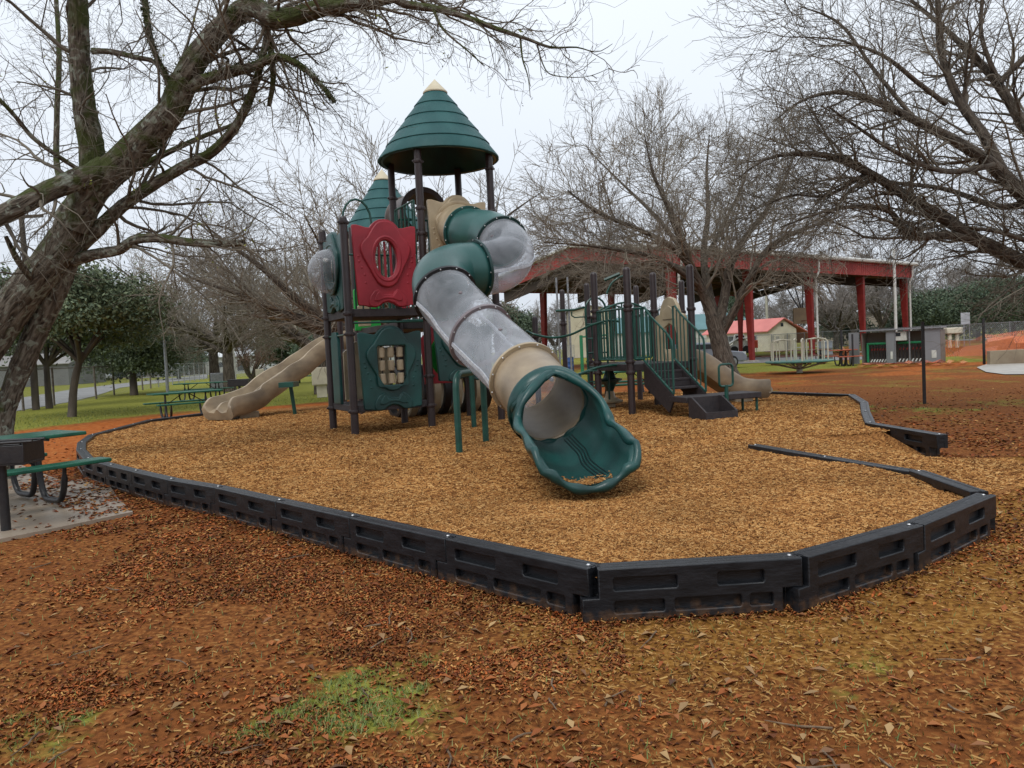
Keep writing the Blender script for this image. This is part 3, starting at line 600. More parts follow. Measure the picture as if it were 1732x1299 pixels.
deck([Q(0, 0), Q(1, 0), Q(1, 1), Q(0, 1)], 3.22, PS, .14); deck([Q(0, 1), Q(1, 1), Q(1, 3), Q(0, 3)], 2.2, PS, .14)
panel(Q(-1, 0, 0), Q(0, 0, 0), 2.40, 3.93, RED, PS, 'oval', 'red_window_panel')
pg = panel(Q(-1, 0, 0), Q(0, 0, 0), .60, 2.08, GREEN, PS, 'rect', 'game_panel')
panel(Q(0, 0), Q(1, 0), 1.02, 2.12, GREEN, PS, 'none', 'green_panel')
pt_ = panel(Q(0, 0), Q(1, 0), 2.95, 4.42, TAN, PS, 'none', 'slide_entry_panel')
# green panel with a clear dome on the left side of the lower cell
bp_ = panel(Q(-1, 1), Q(-1, 0), 2.36, 3.80, GREEN, PS, 'round', 'bubble_panel')
cb = (Q(-1, 0)+Q(-1, 1))/2+V(0, 0, 3.10); bfr = Fr(cb-Ux*.05, Vx, ZU, -Ux); mb = MB()
mb.lathe([(.40, 0), (.40, .02)]+[(.40*math.cos(t*math.pi/24), .02+.40*math.sin(t*math.pi/24)) for t in range(1, 12)]+[(0, .42)], fr=bfr, n=36, cap=False); mb.build('clear_dome', CLEAR, bp_)
mb = MB(); mb.tube([bfr(.41*math.cos(t*math.pi/16), .41*math.sin(t*math.pi/16), .02) for t in range(32)], .022, 8, closed=True); mb.build('dome_rim', GREEN, bp_)
# panels on the lower cell's left and rear sides
mb = MB(); mb.curve([(-.45, 0), (.45, 0), (.45, .9), (.2, 1.1), (-.2, 1.1), (-.45, .9)], (), .02, .01, Fr(Q(-.5, 1)+V(0, 0, .75), Ux, ZU, Ux.cross(ZU))); mb.build('tan_panel', TAN, PS)
mb = MB(); mb.curve([(-.22, 0), (.22, 0), (.22, 1.15), (.12, 1.3), (-.12, 1.3), (-.22, 1.15)], (), .02, .01, Fr(Q(-1, .66)+V(0, 0, .72), Vx, ZU, Vx.cross(ZU))); mb.build('green_side_panel', GREEN, PS)
rail([Q(-1, .05, 1.95), Q(-1, .95, 1.95)], PS, .018); rail([Q(-.95, 0, 2.14), Q(-.05, 0, 2.14)], PS, .018)
hz_ = [Q(-1.0, .16, 3.6)]+[Q(-.96+.18*(1-math.cos(t*math.pi/8)), .16, 3.92+.38*math.sin(t*math.pi/8)) for t in range(9)]+[Q(-.60, .16, 3.6)]; rail(hz_, PS, .02, 'hand_loop')
pickets(Q(0, 1), Q(1, 1), 3.3, 4.2, 9, PS); pickets(Q(0, .15), Q(0, 1), 3.4, 4.35, 5, PS); pickets(Q(-1, 1), Q(0, 1), 2.42, 3.5, 9, PS)
cone_roof(Q(.5, .5), 5.20, PS)
# dark crawl tunnel behind the tower
tc_ = [Q(.5+.02*i, 1.05+i*.25, 4.02) for i in range(6)]; mb = MB(); fr_ = Fr(Q(.5, 1.1, 4.40), Ux, ZU, Vx)
mb.lathe([(.46, 0), (.50, 0), (.50, .06), (.46, .10), (.46, .9), (.50, .94), (.50, 1.0), (.40, 1.0), (.40, 0), (.46, 0)], fr=fr_, n=40); mb.build('crawl_tunnel', mat('brown_plastic', (.07, .045, .035), (.05, .032, .025), 4, .45), PS)
# low tan and black barrel crawl-through behind the slide supports
bq = Q(.25, 1.75, .78)
for i in range(9):
    mb = MB(); fr_ = Fr(bq+Ux*(i*.24-.2), Vx, ZU, Ux); w_ = .12
    mb.lathe([(.50, 0), (.56, .01), (.56, w_+.03), (.50, w_+.04), (.46, w_+.04), (.46, 0), (.50, 0)], fr=fr_, n=36); mb.build('barrel_ring', TAN if i % 2 else BLKM, PS)
# bright play disc with a yellow knob
mb = MB(); dfr = Fr(Q(.42, .25, 1.50), Ux, ZU, Ux.cross(ZU)); mb.lathe([(0, 0), (.42, 0), (.44, .02), (.42, .05), (0, .05)], fr=dfr, n=36)
pd_ = mb.build('play_disc', mat('bright_green_plastic', (.02, .32, .05), (.015, .26, .04), 4, .4), PS)
mb = MB(); mb.sph((0, 0, 0), .09, 14, 8, (1, 1, .5), Fr(dfr(.08, .05, .07), dfr.x, dfr.y, dfr.z)); mb.build('yellow_knob', mat('yellow_plastic', (.6, .38, .03), None, 4, .4), pd_)
mb = MB(); mb.curve([(-.3, 0), (.3, 0), (.35, .9), (.1, 1.15), (-.1, 1.15), (-.35, .9)], (ell(0, .6, .13, .2),), .02, .01, Fr(Q(.5, .9, .95), Ux, ZU, Ux.cross(ZU))); mb.build('dark_red_panel', RED, PS)
# ---- tube slide
kp = [Q(.5, 0, 3.86), (792, 393, 13.15), (826, 398, 12.75), (848, 411, 12.35), (860, 428, 11.95), (846, 447, 11.5), (806, 456, 11.25), (768, 460, 11.05), (747, 474, 10.7), (753, 500, 10.3), (785, 537, 9.95), (814, 569, 9.6), (852, 604, 9.2), (889, 640, 8.8), (929, 688, 8.05)]
kp = [k if isinstance(k, Vector) else D(*k) for k in kp]; NS = 10; pth = cmr(kp, NS)
TR = .40
tsl = MB(); tsl.lathe([(.44, 0), (.455, .01), (.455, .10), (.43, .11), (.40, .11), (.40, 0), (.44, 0)], fr=Fr(kp[0]+V(0, 0, 0)-(kp[1]-kp[0]).normalized()*.02, (kp[1]-kp[0]).orthogonal(), (kp[1]-kp[0]).cross((kp[1]-kp[0]).orthogonal()), kp[1]-kp[0]), n=40)
slide = tsl.build('tube_slide', TAN, PS)
joints = [(0, 1, TAN), (1, 3, GREEN), (3, 6, CLEAR), (6, 9, GREEN), (9, 11, CLEAR), (11, 13, CLEAR), (13, 14, TAN)]
GPL = mat('elbow_green_plastic', (.028, .115, .105), (.012, .07, .062), 1.3, .33, bump=.04, detail=5)
for a, b, m in joints:
    P_ = pth[a*NS:b*NS+1]; mb = MB(); mb.tube(P_, TR, 44, caps=False)
    o = mb.build('tube_section', GPL if m is GREEN else (TAN2 if m is TAN and a else m), slide, sharp=60)
    if m is not CLEAR:
        sm = o.modifiers.new('Solidify', 'SOLIDIFY'); sm.thickness = .012; sm.offset = -1
for a, mm in ((1, GPL), (3, GREEN), (6, GREEN), (9, BLKP), (11, mat('flange_grey', (.20, .17, .18), None, 5, .4)), (13, TAN)):
    i = a*NS; t = (pth[i+1]-pth[i-1]).normalized(); x_ = t.cross(ZU).normalized(); fr_ = Fr(pth[i]-t*.02, x_, x_.cross(t), t); mb = MB()
    mb.lathe([(TR+.002, 0), (TR+.045, .0), (TR+.045, .04), (TR+.002, .04), (TR+.002, 0)], fr=fr_, n=44); fo = mb.build('flange', mm, slide)
    mb.v = []; mb.f = []
    for k in range(12):
        an = 2*math.pi*k/12+.2; mb.sph((0, 0, 0), .011, 6, 4, (1, 1, 1), Fr(fr_((TR+.030)*math.cos(an), (TR+.030)*math.sin(an), .044), t, x_, ZU))
    mb.build('bolts', BOLT, slide)
# seam where the two clear halves meet
for a, b in ((3, 6), (9, 13)):
    for sg in (-1, 1):
        pp = []
        for i in range(a*NS+1, b*NS):
            t = (pth[i+1]-pth[i-1]).normalized(); x_ = t.cross(ZU).normalized(); y_ = x_.cross(t); pp.append(pth[i]+sg*(TR+.006)*x_-.08*y_)
        mb = MB(); mb.sweep([(-.006, -.022), (.014, -.022), (.014, .022), (-.006, .022)], pp); mb.build('seam', mat('clear_seam', (.52, .54, .57), (.36, .38, .42), 22, .2, detail=3), slide)
# exit chute: a half pipe that opens out of the last ring, wavy rim, tongue flat on the chips
i = 14*NS; t0_ = (pth[i]-pth[i-3]).normalized(); hd = V(t0_.x, t0_.y, 0).normalized(); ce = []; c0 = pth[i]
end = D(998, 797, 6.68)
ctl = [c0, c0+t0_*.35, V(end.x, end.y, 0)*.45+V(c0.x, c0.y, 0)*.55+V(0, 0, .72), V(end.x, end.y, 0)*.8+V(c0.x, c0.y, 0)*.2+V(0, 0, .665), V(end.x, end.y, .665)]
ce = cmr(ctl, 9); nn = len(ce); NA = 40
def chute(off=0., rim=False):
    vs = []; rims = []
    for i in range(nn):
        s = i/(nn-1); t = (ce[min(i+1, nn-1)]-ce[max(i-1, 0)]).normalized(); x = t.cross(ZU).normalized(); y = x.cross(t)
        R_ = (TR+.01)*(1+.03*s**1.5); wav = .038*math.sin(s*21+1)*float(sstep(.1, .3, s))
        q = max(0, (s-.05)/.95); ha = math.pi*(.999-.40*min(1, q*3.2)**.75)-.42*q**1.5+wav
        if s > .90: ha -= .35*((s-.9)/.1)
        row = []
        for j in range(NA+1):
            a = -math.pi/2-ha+2*ha*j/NA; rr = R_+off+.05*max(0, abs(2*j/NA-1)-.86)/.14*float(sstep(.1, .3, s))
            fl = 1.0-.10*s
            row.append(ce[i]+rr*math.cos(a)*x+rr*fl*math.sin(a)*y)
        vs.append(row)
    return vs
vs = chute(); fl_ = [p for r_ in vs for p in r_]; fs = [(i*(NA+1)+j, i*(NA+1)+j+1, (i+1)*(NA+1)+j+1, (i+1)*(NA+1)+j) for i in range(nn-1) for j in range(NA)]
mb = MB(); mb.add(fl_, fs); ex_ = mb.build('exit_chute', GREEN, slide, sharp=60); sm = ex_.modifiers.new('Solidify', 'SOLIDIFY'); sm.thickness = .03; sm.offset = 0
k0 = 1
rimp = [vs[i][0] for i in range(k0, nn)]; rimr = [vs[i][NA] for i in range(k0, nn)]
lip = [vs[nn-1][j] for j in range(0, NA+1)]
topa = [vs[k0][j] for j in range(NA, NA+1)]
rimpath = [p for p in rimp]+[p+V(0, 0, .0) for p in lip[1:-1]]+[p for p in reversed(rimr)]
mb = MB(); mb.tube(rimpath, [.042+.010*math.sin(i*.55) for i in range(len(rimpath))], 10, closed=True); mb.build('rim', GREEN, ex_, sharp=70)
# hood ring round the mouth, wavy
i = 14*NS; t = t0_; x_ = t.cross(ZU).normalized(); y_ = x_.cross(t); fr_ = Fr(pth[i]-t*.03, x_, y_, t); mb = MB()
mb.lathe([(TR+.0, 0), (TR+.055, 0), (TR+.06, .03), (TR+.055, .05), (TR+.0, .05), (TR, 0)], fr=fr_, n=48); 
hood = []; NJ = 64
vs2 = []
for q in range(7):
    s = q/6
    for j in range(NJ):
        a = 2*math.pi*j/NJ; up_ = max(0, math.sin(a)+.15); dz = .05+(.10*min(1, up_*2)+.012*math.sin(a*11)*up_)*s; r_ = TR+.055+.012*math.sin(s*math.pi)-.05*s+.012*math.sin(a*9)*s
        vs2.append(fr_(r_*math.cos(a), r_*math.sin(a), dz))
mb.add(vs2, [(q*NJ+j, q*NJ+(j+1) % NJ, (q+1)*NJ+(j+1) % NJ, (q+1)*NJ+j) for q in range(6) for j in range(NJ)])
ho = mb.build('hood', GREEN, ex_, sharp=60)
mb = MB(); mb.tube([vs2[6*NJ+j] for j in range(NJ)], [.026+.008*math.sin(j*1.1) for j in range(NJ)], 8, closed=True); mb.build('hood_lip', GREEN, ex_)
for dx in (-.12, -.04, .04, .12):   # drain grooves read as raised ribs on the bed
    pp = []
    for i in range(3, nn-8):
        tt = (ce[i+1]-ce[i-1]).normalized(); x = tt.cross(ZU).normalized(); y = x.cross(tt); R_ = (TR+.01)*(1+.03*(i/(nn-1))**1.5)-.016; a = -math.pi/2-.55+dx; pp.append(ce[i]+R_*math.cos(a)*x+R_*(1-.1*i/(nn-1))*math.sin(a)*y)
    MB().tube(pp, .008, 6).build('bed_rib', mat('groove_dark', (.004, .018, .018), None, 5, .4), ex_)
# chips left on the tongue
x, y = np.clip(rng.normal(end.x-.05, .11, 420), end.x-.3, end.x+.2), end.y+.07+np.abs(rng.normal(0, .12, 420))
z = []
# dirt lies on the bed: follow its curve
ce_xy = [(c.x, c.y, c.z) for c in ce]
for a, b in zip(x, y):
    k = min(range(1, nn), key=lambda i: (ce[i].x-a)**2+(ce[i].y-b)**2); tt = (ce[min(k+1, nn-1)]-ce[k-1]).normalized(); xx_ = tt.cross(ZU).normalized(); lat = (V(a, b, 0)-V(ce[k].x, ce[k].y, 0)).dot(V(xx_.x, xx_.y, 0)); R_ = (TR+.01)*(1+.03*(k/(nn-1))**1.5)-.02
    z.append(ce[k].z-(R_*(1-.1*k/(nn-1)))*math.sqrt(max(.05, 1-(lat/R_)**2))+.02)
v, f = pieces(x, y, np.array(z), rng.uniform(.015, .05, 420), rng.uniform(.004, .011, 420), .006, 'chip'); tag(npmesh('wood_chips_on_slide', v, f, CHIP), 'scatter of tan wood chips lying in the green slide exit', 'wood chips', kind='stuff')
# green pipe supports below the tube
def ubend(a, b, zt, root, r=.045, name='slide_support'):
    a = Vector(a); b = Vector(b); q = .18; d = (b-a).normalized(); p = [V(a.x, a.y, 0), V(a.x, a.y, zt-q)]
    for i in range(1, 7): t = i/6*math.pi/2; p.append(V(a.x, a.y, zt-q)+d*q*(1-math.cos(t))+V(0, 0, q*math.sin(t)))
    for i in range(0, 7): t = i/6*math.pi/2; p.append(V(b.x, b.y, zt-q)-d*q*(1-math.sin(t))+V(0, 0, q*math.cos(t)))
    p.append(V(b.x, b.y, 0)); return MB().tube(p, r, 12).build(name, GMET, root)
ubend(G(777, 766, .25), G(822, 746, .25), 1.27, PS); ubend(G(802, 722, .25), V(.15, 12.2, .25), 1.4, PS)
# ---- rear tower, its roof, panels and the wavy slide
for a, b in ((0, 3), (1, 3), (0, 4), (1, 4)): post(Q(a, b), 4.5, PS, (1.6, 2.9), dome=False)
deck([Q(0, 3), Q(1, 3), Q(1, 4), Q(0, 4)], 1.75, PS); cone_roof(Q(.52, 3.45)+V(.27, 0, 0), 4.46, PS, R=1.0)
panel(Q(0, 3), Q(1, 3), 1.85, 3.1, RED, PS, 'round', 'red_window_panel'); pickets(Q(0, 2), Q(1, 2), 2.3, 3.2, 9, PS)
mb = MB(); mb.curve([(-.13, 0), (.13, 0), (.16, .4), (0, .55), (-.16, .4)], (), .02, .01, Fr(Q(-.15, 2.1, 2.2), Ux, ZU, Ux.cross(ZU))); mb.build('tan_panel', TAN, PS)
mb = MB(); mb.curve([(-.3, 0), (.3, 0), (.3, .9), (0, 1.15), (-.3, .9)], (), .02, .01, Fr(Q(.12, 2.8, 2.15), Ux, ZU, Ux.cross(ZU))); mb.build('green_panel', MATS['bright_green_plastic'], PS)
w0 = V(-4.0, 20.9, 2.05); ws = [w0, D(560, 586, 20.3), D(522, 611, 19.9), D(500, 628, 19.6), D(477, 641, 19.3), D(452, 659, 18.9), D(430, 676, 18.6), D(403, 687, 18.1), D(380, 693, 17.7), D(368, 699, 17.5)]
prof = [(-.50, .16), (-.47, .20), (-.40, .20), (-.36, .12), (-.30, .03), (-.14, .0), (-.07, .05), (-.03, .12), (.03, .12), (.07, .05), (.14, 0), (.30, .03), (.36, .12), (.40, .20), (.47, .20), (.50, .16), (.50, -.06), (.40, -.14), (-.40, -.14), (-.50, -.06)]
wv_ = MB(); wv_.sweep(lambda s_: [(a_*(.80+.12*max(0, s_-.9)*10), (b_*1.5)*(1-.55*max(0, s_-.9)*10) if b_ > 0 else b_*1.2) for a_, b_ in prof], cmr(ws, 6)); wsl = wv_.build('wave_slide', TAN2, PS, sharp=45)
e_ = ws[-1]; mb = MB(); mb.box((ws[7].x+.12, ws[7].y+.05, .27), (.55, .42, .24), rz=.9); mb.build('slide_foot', TAN2, wsl, bevel=.03)
pz = G(497, 697, .25); mb = MB(); mb.tube([V(-5.25, 18.4, 0), V(-5.33, 18.35, .98)], .045, 10); mb.box((-5.35, 18.3, .98), (.35, .5, .12)); mb.build('slide_support', GMET, wsl)
# ================================================================ second, lower structure
T2_ = rad(20); u2 = V(math.cos(T2_), math.sin(T2_), 0); v2_ = V(-math.sin(T2_), math.cos(T2_), 0); B0 = V(2.21, 14.15, 0); S2_ = 1.36
def R2(a, b, z=0): return B0+a*S2_*u2+b*S2_*v2_+V(0, 0, z)
LS = thing('play_structure', 'low play structure with green rails, brown steps and a short tan slide', 'playground structure', R2(.5, .5, .2))
post(R2(0, 0), 2.96, LS, (1.02, 1.22, 2.18, 2.26)); post(R2(1, 0), 3.0, LS, (1.2, 2.16)); post(R2(0, 1), 3.02, LS, (1.0, 1.2, 2.12, 2.24)); post(R2(1, 1), 3.0, LS, (1.2, 2.2))
for p, h in ((V(1.78, 17.2, 0), 2.95), (V(3.86, 17.0, 0), 2.9), (V(3.0, 17.9, 0), 2.9)): post(p, h, LS, (1.2, 2.2), r=.062)
post(V(1.30, 18.3, 0), 2.92, LS, (2.1,), r=.06); post(V(.56, 16.5, 0), 2.24, LS, (1.8,), r=.062)
deck([R2(0, 0), R2(1, 0), R2(1, 1), R2(0, 1)], 1.17, LS, .13); deck([R2(0, 1), R2(1, 1), V(3.86, 17.0, 0), V(1.78, 17.2, 0)], 1.165, LS, .13)
pickets(R2(0, 0), R2(0, 1), 1.26, 2.22, 7, LS, arch=.0); pickets(V(1.78, 17.2, 0), V(3.0, 17.9, 0), 1.26, 2.2, 7, LS, arch=.25); pickets(R2(1, 1), V(3.86, 17.0, 0), 1.26, 2.2, 7, LS, arch=.1)
pickets(R2(0, 0), R2(.30, 0), 1.26, 2.2, 1, LS); pickets(R2(0, 1), R2(1, 1), 1.26, 2.2, 8, LS, arch=.2)
# upright loop ladder at the back left
lp = [V(1.6, 15.9, .4), V(1.6, 15.9, 2.3)]+[V(1.6+.22*(1-math.cos(t*math.pi/8)), 15.9+.08*(1-math.cos(t*math.pi/8)), 2.3+.25*math.sin(t*math.pi/8)) for t in range(1, 8)]+[V(2.04, 16.06, 2.3), V(2.04, 16.06, .4)]
rail(lp, LS, .022, 'climbing_loop')
for k in range(5): rail([V(1.6, 15.9, .8+k*.3), V(2.04, 16.06, .8+k*.3)], LS, .016, 'rung')
sc1 = [D(1016, 475, 16.6), D(1035, 463, 16.5), D(1046, 458, 16.4), D(1052, 466, 16.5), D(1060, 478, 16.6)]; rail(cmr([D(1026, 497, 16.5), D(1034, 480, 16.5), D(1046, 470, 16.5), D(1056, 466, 16.6)], 5), LS, .022, 'periscope_pipe'); rail([D(1022, 474, 16.5), D(1048, 463, 16.5)], LS, .035, 'periscope_head')
# tan arched slide entry panel and slide
pf = Fr(R2(1, .5, 1.16), v2_, ZU, u2); OUTL = [(-.55, 0), (-.55, .85), (-.5, .92), (-.36, .95), (-.30, 1.1), (-.18, 1.24), (0, 1.29), (.18, 1.24), (.30, 1.1), (.36, .95), (.5, .92), (.55, .85), (.55, 0)]
mb = MB(); mb.curve(OUTL, ([(-.27, .02), (.27, .02), (.27, .5), (.2, .68), (0, .76), (-.2, .68), (-.27, .5)],), .025, .012, Fr(R2(.97, .5, 1.16), v2_, ZU, -u2)); mb.curve([(-.22, .84), (.22, .84), (.2, 1.02), (0, 1.12), (-.2, 1.02)], (), .02, .012, Fr(R2(.97, .5, 1.16)-u2*.02, v2_, ZU, -u2)); mb.build('slide_entry_panel', TAN, LS)
sp_ = [R2(.95, .5, 1.12), R2(1.2, .5, 1.12), R2(1.45, .52, .98), R2(1.75, .55, .72), R2(2.05, .58, .50), R2(2.35, .6, .42), R2(2.62, .62, .40)]
prs = [(-.27, .20), (-.24, .24), (-.18, .24), (-.15, .12), (-.1, 0), (.1, 0), (.15, .12), (.18, .24), (.24, .24), (.27, .20), (.27, -.02), (.2, -.10), (-.2, -.10), (-.27, -.02)]
mb = MB(); mb.sweep([(a*1.1, b*1.15) for a, b in prs], cmr(sp_, 7)); s2 = mb.build('slide', TAN2, LS, sharp=45)
mb = MB(); mb.tube([R2(2.62, .62, .47)-v2_*.27, R2(2.62, .62, .34), R2(2.62, .62, .47)+v2_*.27], .09, 12); mb.build('slide_lip', TAN2, s2)
mb = MB(); mb.box(R2(2.2, .58, .28), (.45, .3, .3), rz=T2_); mb.build('slide_foot', TAN2, s2, bevel=.03)
# stairs coming towards the camera, with vertical-bar rails
st = R2(.46, 0, 0); dn = -v2_; wd = .33; zt, zb = 1.17, .60; run = .95; ns3 = 4
for k in range(1, ns3):
    z = zt-(zt-zb)*k/ns3; c = st+dn*(run*(k-.5)/ns3+.05); mb = MB(); mb.box(c+V(0, 0, z-.02), (2*wd-.06, run/ns3+.04, .04), rz=T2_); mb.box(c-dn*(run/ns3/2)+V(0, 0, z+.07), (2*wd-.06, .02, .14), rz=T2_); mb.build('step', DECK, LS, bevel=.006)
for sg in (-1, 1):
    e0 = st+u2*sg*wd; mb = MB(); q = [(0, zt+.02), (0, zt-.42), (run-.12, zb-.30), (run+.02, zb-.1), (run+.02, zb+.02)]
    mb.curve(q, (), .015, .004, Fr(e0, dn, ZU, dn.cross(ZU))); mb.build('stringer', DECK, LS)
    mb = MB(); h0, h1 = 2.22, 1.98; b0_, b1_ = zt+.06, zb+.16; pa = e0+V(0, 0, h0); pb = e0+dn*run*.95+V(0, 0, h1-.32)
    tp = [e0+V(0, 0, b0_), pa, e0+dn*.08+V(0, 0, h0)]+[pa.lerp(pb, t_)+V(0, 0, 0) for t_ in (.3, .6, .9)]+[pb+dn*.06+V(0, 0, -.08), pb+dn*.08+V(0, 0, -.2), e0+dn*(run*.95+.08)+V(0, 0, b1_-.12)]
    mb.tube(tp, .02, 8); mb.tube([e0+V(0, 0, b0_), e0+dn*(run+.03)+V(0, 0, b1_-.12)], .02, 8)
    for k in range(1, 8):
        t_ = k/8; mb.tube([e0+dn*run*t_+V(0, 0, b0_+(b1_-.1-b0_)*t_), (e0+dn*run*t_).to_2d().to_3d()+V(0, 0, h0+(h1-.32-h0)*t_)], .012, 6)
    mb.build('stair_rail', GMET, LS)
    cp_ = e0+dn*.1
pl0 = st+dn*run; plc = pl0+u2*.42+dn*.18
mb = MB(); mb.box(plc+V(0, 0, .545), (1.55, .55, .10), rz=T2_); pf_ = mb.build('transfer_platform', DECK, LS, bevel=.012)
for sx_, sy_ in ((.72, -.2), (.72, .2), (-.1, .2)):
    mb = MB(); a = plc+u2*sx_+v2_*sy_; mb.tube([V(a.x, a.y, 0), V(a.x, a.y, .5)], .025, 8); mb.build('leg', GMET, pf_)
# open step box in front
bx = plc-u2*.42+dn*.27; bf = Fr(bx, u2, dn, ZU); mb = MB()
for sg in (-1, 1): mb.curve([(0, .10), (0, .595), (.10, .595), (.5, .36), (.5, .10)], (), .014, .004, Fr(bx+u2*sg*.30, dn, ZU, dn.cross(ZU)))
mb.box((0, .5, .23), (.62, .02, .26), fr=bf); mb.box((0, .25, .30), (.58, .5, .02), fr=bf); mb.box((0, .01, .36), (.58, .02, .46), fr=bf); mb.build('step_box', DECK, LS, bevel=.006)
gp = plc+u2*.02+dn*.30; mb = MB(); gf = Fr(gp, u2, ZU, dn); w__, h__ = .14, .19; rr_ = []
for cx_, cy_, a0 in ((w__-.06, h__-.06, 0), (-w__+.06, h__-.06, 90), (-w__+.06, -h__+.06, 180), (w__-.06, -h__+.06, 270)):
    for t_ in range(5): a_ = rad(a0+t_*22.5); rr_.append(gf(cx_+.06*math.cos(a_), .93+cy_+.06*math.sin(a_)))
mb.tube(rr_, .02, 8, closed=True); mb.tube([gf(0, 0), gf(0, .76)], .035, 10); mb.build('grab_rail', GMET, LS)
# wave-shaped overhead and foot rails reaching left to the lone post
for dz, off in ((0, 0), (-.02, .35)):
    rail(cmr([V(.35, 15.9+off, 1.93), D(905, 566, 15.9+off), D(935, 571, 15.6+off), D(965, 566, 15.4+off), D(1000, 550, 15.2+off), D(1030, 542, 15.1+off), D(1048, 544, 15.1+off)], 6), LS, .024, 'wave_handrail')
for off in (0, .3):
    rail(cmr([D(960, 640, 13.6+off), D(985, 631, 13.9+off), D(1010, 622, 14.3+off), D(1035, 618, 14.6+off), D(1062, 616, 14.8+off)], 6), LS, .026, 'wave_foot_rail')
for k in range(3):
    a = D(968+k*14, 638-k*5, 13.7+.15*k); rail([a, a+V(.18, .3, 0)], LS, .016, 'rung')
rail([D(941, 526, 18.2), D(972, 524, 17.8), D(987, 520, 17.3)], LS, .03, 'overhead_beam'); rail([D(967, 527, 17.6), D(967, 534, 17.6), D(972, 537, 17.6), D(988, 536, 17.4)], LS, .016, 'rung')
# pawn-shaped stool under the deck
mb = MB(); so_ = G(1033, 688, .22)
mb.lathe([(0, 0), (.10, 0), (.10, .06), (.26, .10), (.27, .13), (.12, .20), (.08, .34)], o=so_, n=28); stl = mb.build('pawn_stool', TAN, LS)
mb = MB(); mb.lathe([(.075, .34), (.13, .48), (.20, .545), (.27, .57), (.27, .60), (.14, .62), (.085, .78)], o=so_, n=28); mb.build('stool_seat', GREEN, stl)
mb = MB(); mb.lathe([(.085, .78), (.10, .84), (.16, .90), (.18, .97), (0, .98)], o=so_, n=28); mb.build('stool_top', TAN, stl)
# small grey rubber plugs in the clear tube shells
for i_, an in ((4*NS+4, 1.1), (5*NS+2, .7), (10*NS, 1.15), (12*NS, 1.2)):
    t = (pth[i_+1]-pth[i_-1]).normalized(); x_ = t.cross(ZU).normalized(); y_ = x_.cross(t); n_ = (math.cos(an)*x_+math.sin(an)*y_)
    mb = MB(); mb.lathe([(0, .016), (.018, .014), (.026, .004), (.026, 0)], fr=Fr(pth[i_]+n_*TR, t, t.cross(n_), n_), n=14); mb.build('vent_plug', MATS['flange_grey'], slide)
# ================================================================ TABLES, GRILLS, FURNITURE
def table(loc, rz, label, group=None, m=TGREEN, L=1.85):
    t = thing('picnic_table', label, 'picnic table', loc, rz, group)
    def slab(name, y, z, wd, th=.045):
        mb = MB(); mb.box((0, y, z), (L, wd, th)); o = mb.build(name, m, t, local=True, bevel=.012); return o
    slab('table_top', 0, .755, .76)
    for s in (-1, 1): slab('bench', s*.78, .455, .27)
    for e in (-1, 1):
        x = e*(L/2-.42)
        for s in (-1, 1):
            p = cmr([(x+s*.03, s*.10, .72), (x+s*.03, s*.12, .5), (x+s*.03, s*.15, .22), (x+s*.03, s*.24, .05), (x+s*.03, s*.42, .03), (x+s*.03, s*.60, .05), (x+s*.03, s*.70, .2), (x+s*.03, s*.74, .43)], 5)
            k = len(p); MB().tube(p, [.022 if (i < 4 or i > k-4) else .034 for i in range(k)], 10).build('leg', BLKM, t, local=True)
        mb = MB(); mb.tube([(x, -.34, .72), (x, .34, .72)], .018, 6); mb.tube([(x, 0, .40), (x-e*.5, 0, .73)], .014, 6); mb.build('brace', BLKM, t, local=True)
    return t
def bench_to_table(p1, p2, label, group=None, L=1.85, m=TGREEN, z=0):
    """p1: end of the near bench, p2: another point along it (to the other end)"""
    d = (p1-p2); d.z = 0; d.normalize(); n = V(-d.y, d.x, 0)
    if n.y < 0: n = -n
    c = p1-d*L/2+n*.78; return table((c.x, c.y, z), math.atan2(d.y, d.x), label, group, m, L)
def grill(loc, rz, label, w=.62, h=.95, bh=.22, group='pedestal grills beside the picnic tables'):
    g = thing('pedestal_grill', label, 'grill', loc, rz, group)
    MB().tube([(0, 0, 0), (0, 0, h-bh-.01)], .045, 14).build('post', BLKM, g, local=True)
    mb = MB(); mb.box((0, 0, h-bh-.01), (w, .36, .02))
    for s in (-1, 1): mb.box((s*(w/2-.01), 0, h-bh/2), (.014, .36, bh)); mb.box((0, s*.18, h-bh/2-.01), (w, .014, bh-.02))
    mb.build('fire_box', BLKM, g, local=True, bevel=.004)
    mb = MB()
    for k in range(11): mb.tube([(-w/2+.03, -.15+k*.03, h-.01), (w/2-.03, -.18+k*.03, h-.01)], .006, 5)
    mb.tube([(-w/2, -.17, h+.005), (w/2+.08, -.17, h+.012)], .014, 8); mb.tube([(-w/2, .17, h+.005), (w/2+.02, .17, h+.005)], .012, 8); mb.build('grate', BLKM, g, local=True)
bench_to_table(G(180, 784, .45), G(0, 811, .45), 'green picnic table on the concrete pad in the left foreground', 'green picnic tables', z=.05)
pg_ = G(17, 893, .05); grill((pg_.x-.04, pg_.y, .03), rad(4), 'black pedestal grill standing on the concrete pad at the left edge', w=.64, h=.86, bh=.19)
bench_to_table(G(386, 677, .45), G(271, 686, .45), 'green picnic table just behind the tan wavy slide', 'green picnic tables', L=2.0)
p_ = G(407, 686); grill((p_.x, p_.y, 0), rad(5), 'black pedestal grill beyond the end of the tan wavy slide', w=.72)
bench_to_table(D(372, 653, 33), D(294, 655, 33), 'green picnic table in front of the pair of bare trees at the left', 'green picnic tables', L=2.2)
q_ = G(520, 647); table((q_.x, q_.y, 0), .3, 'picnic table far off on the grass left of the brown posts', 'green picnic tables')
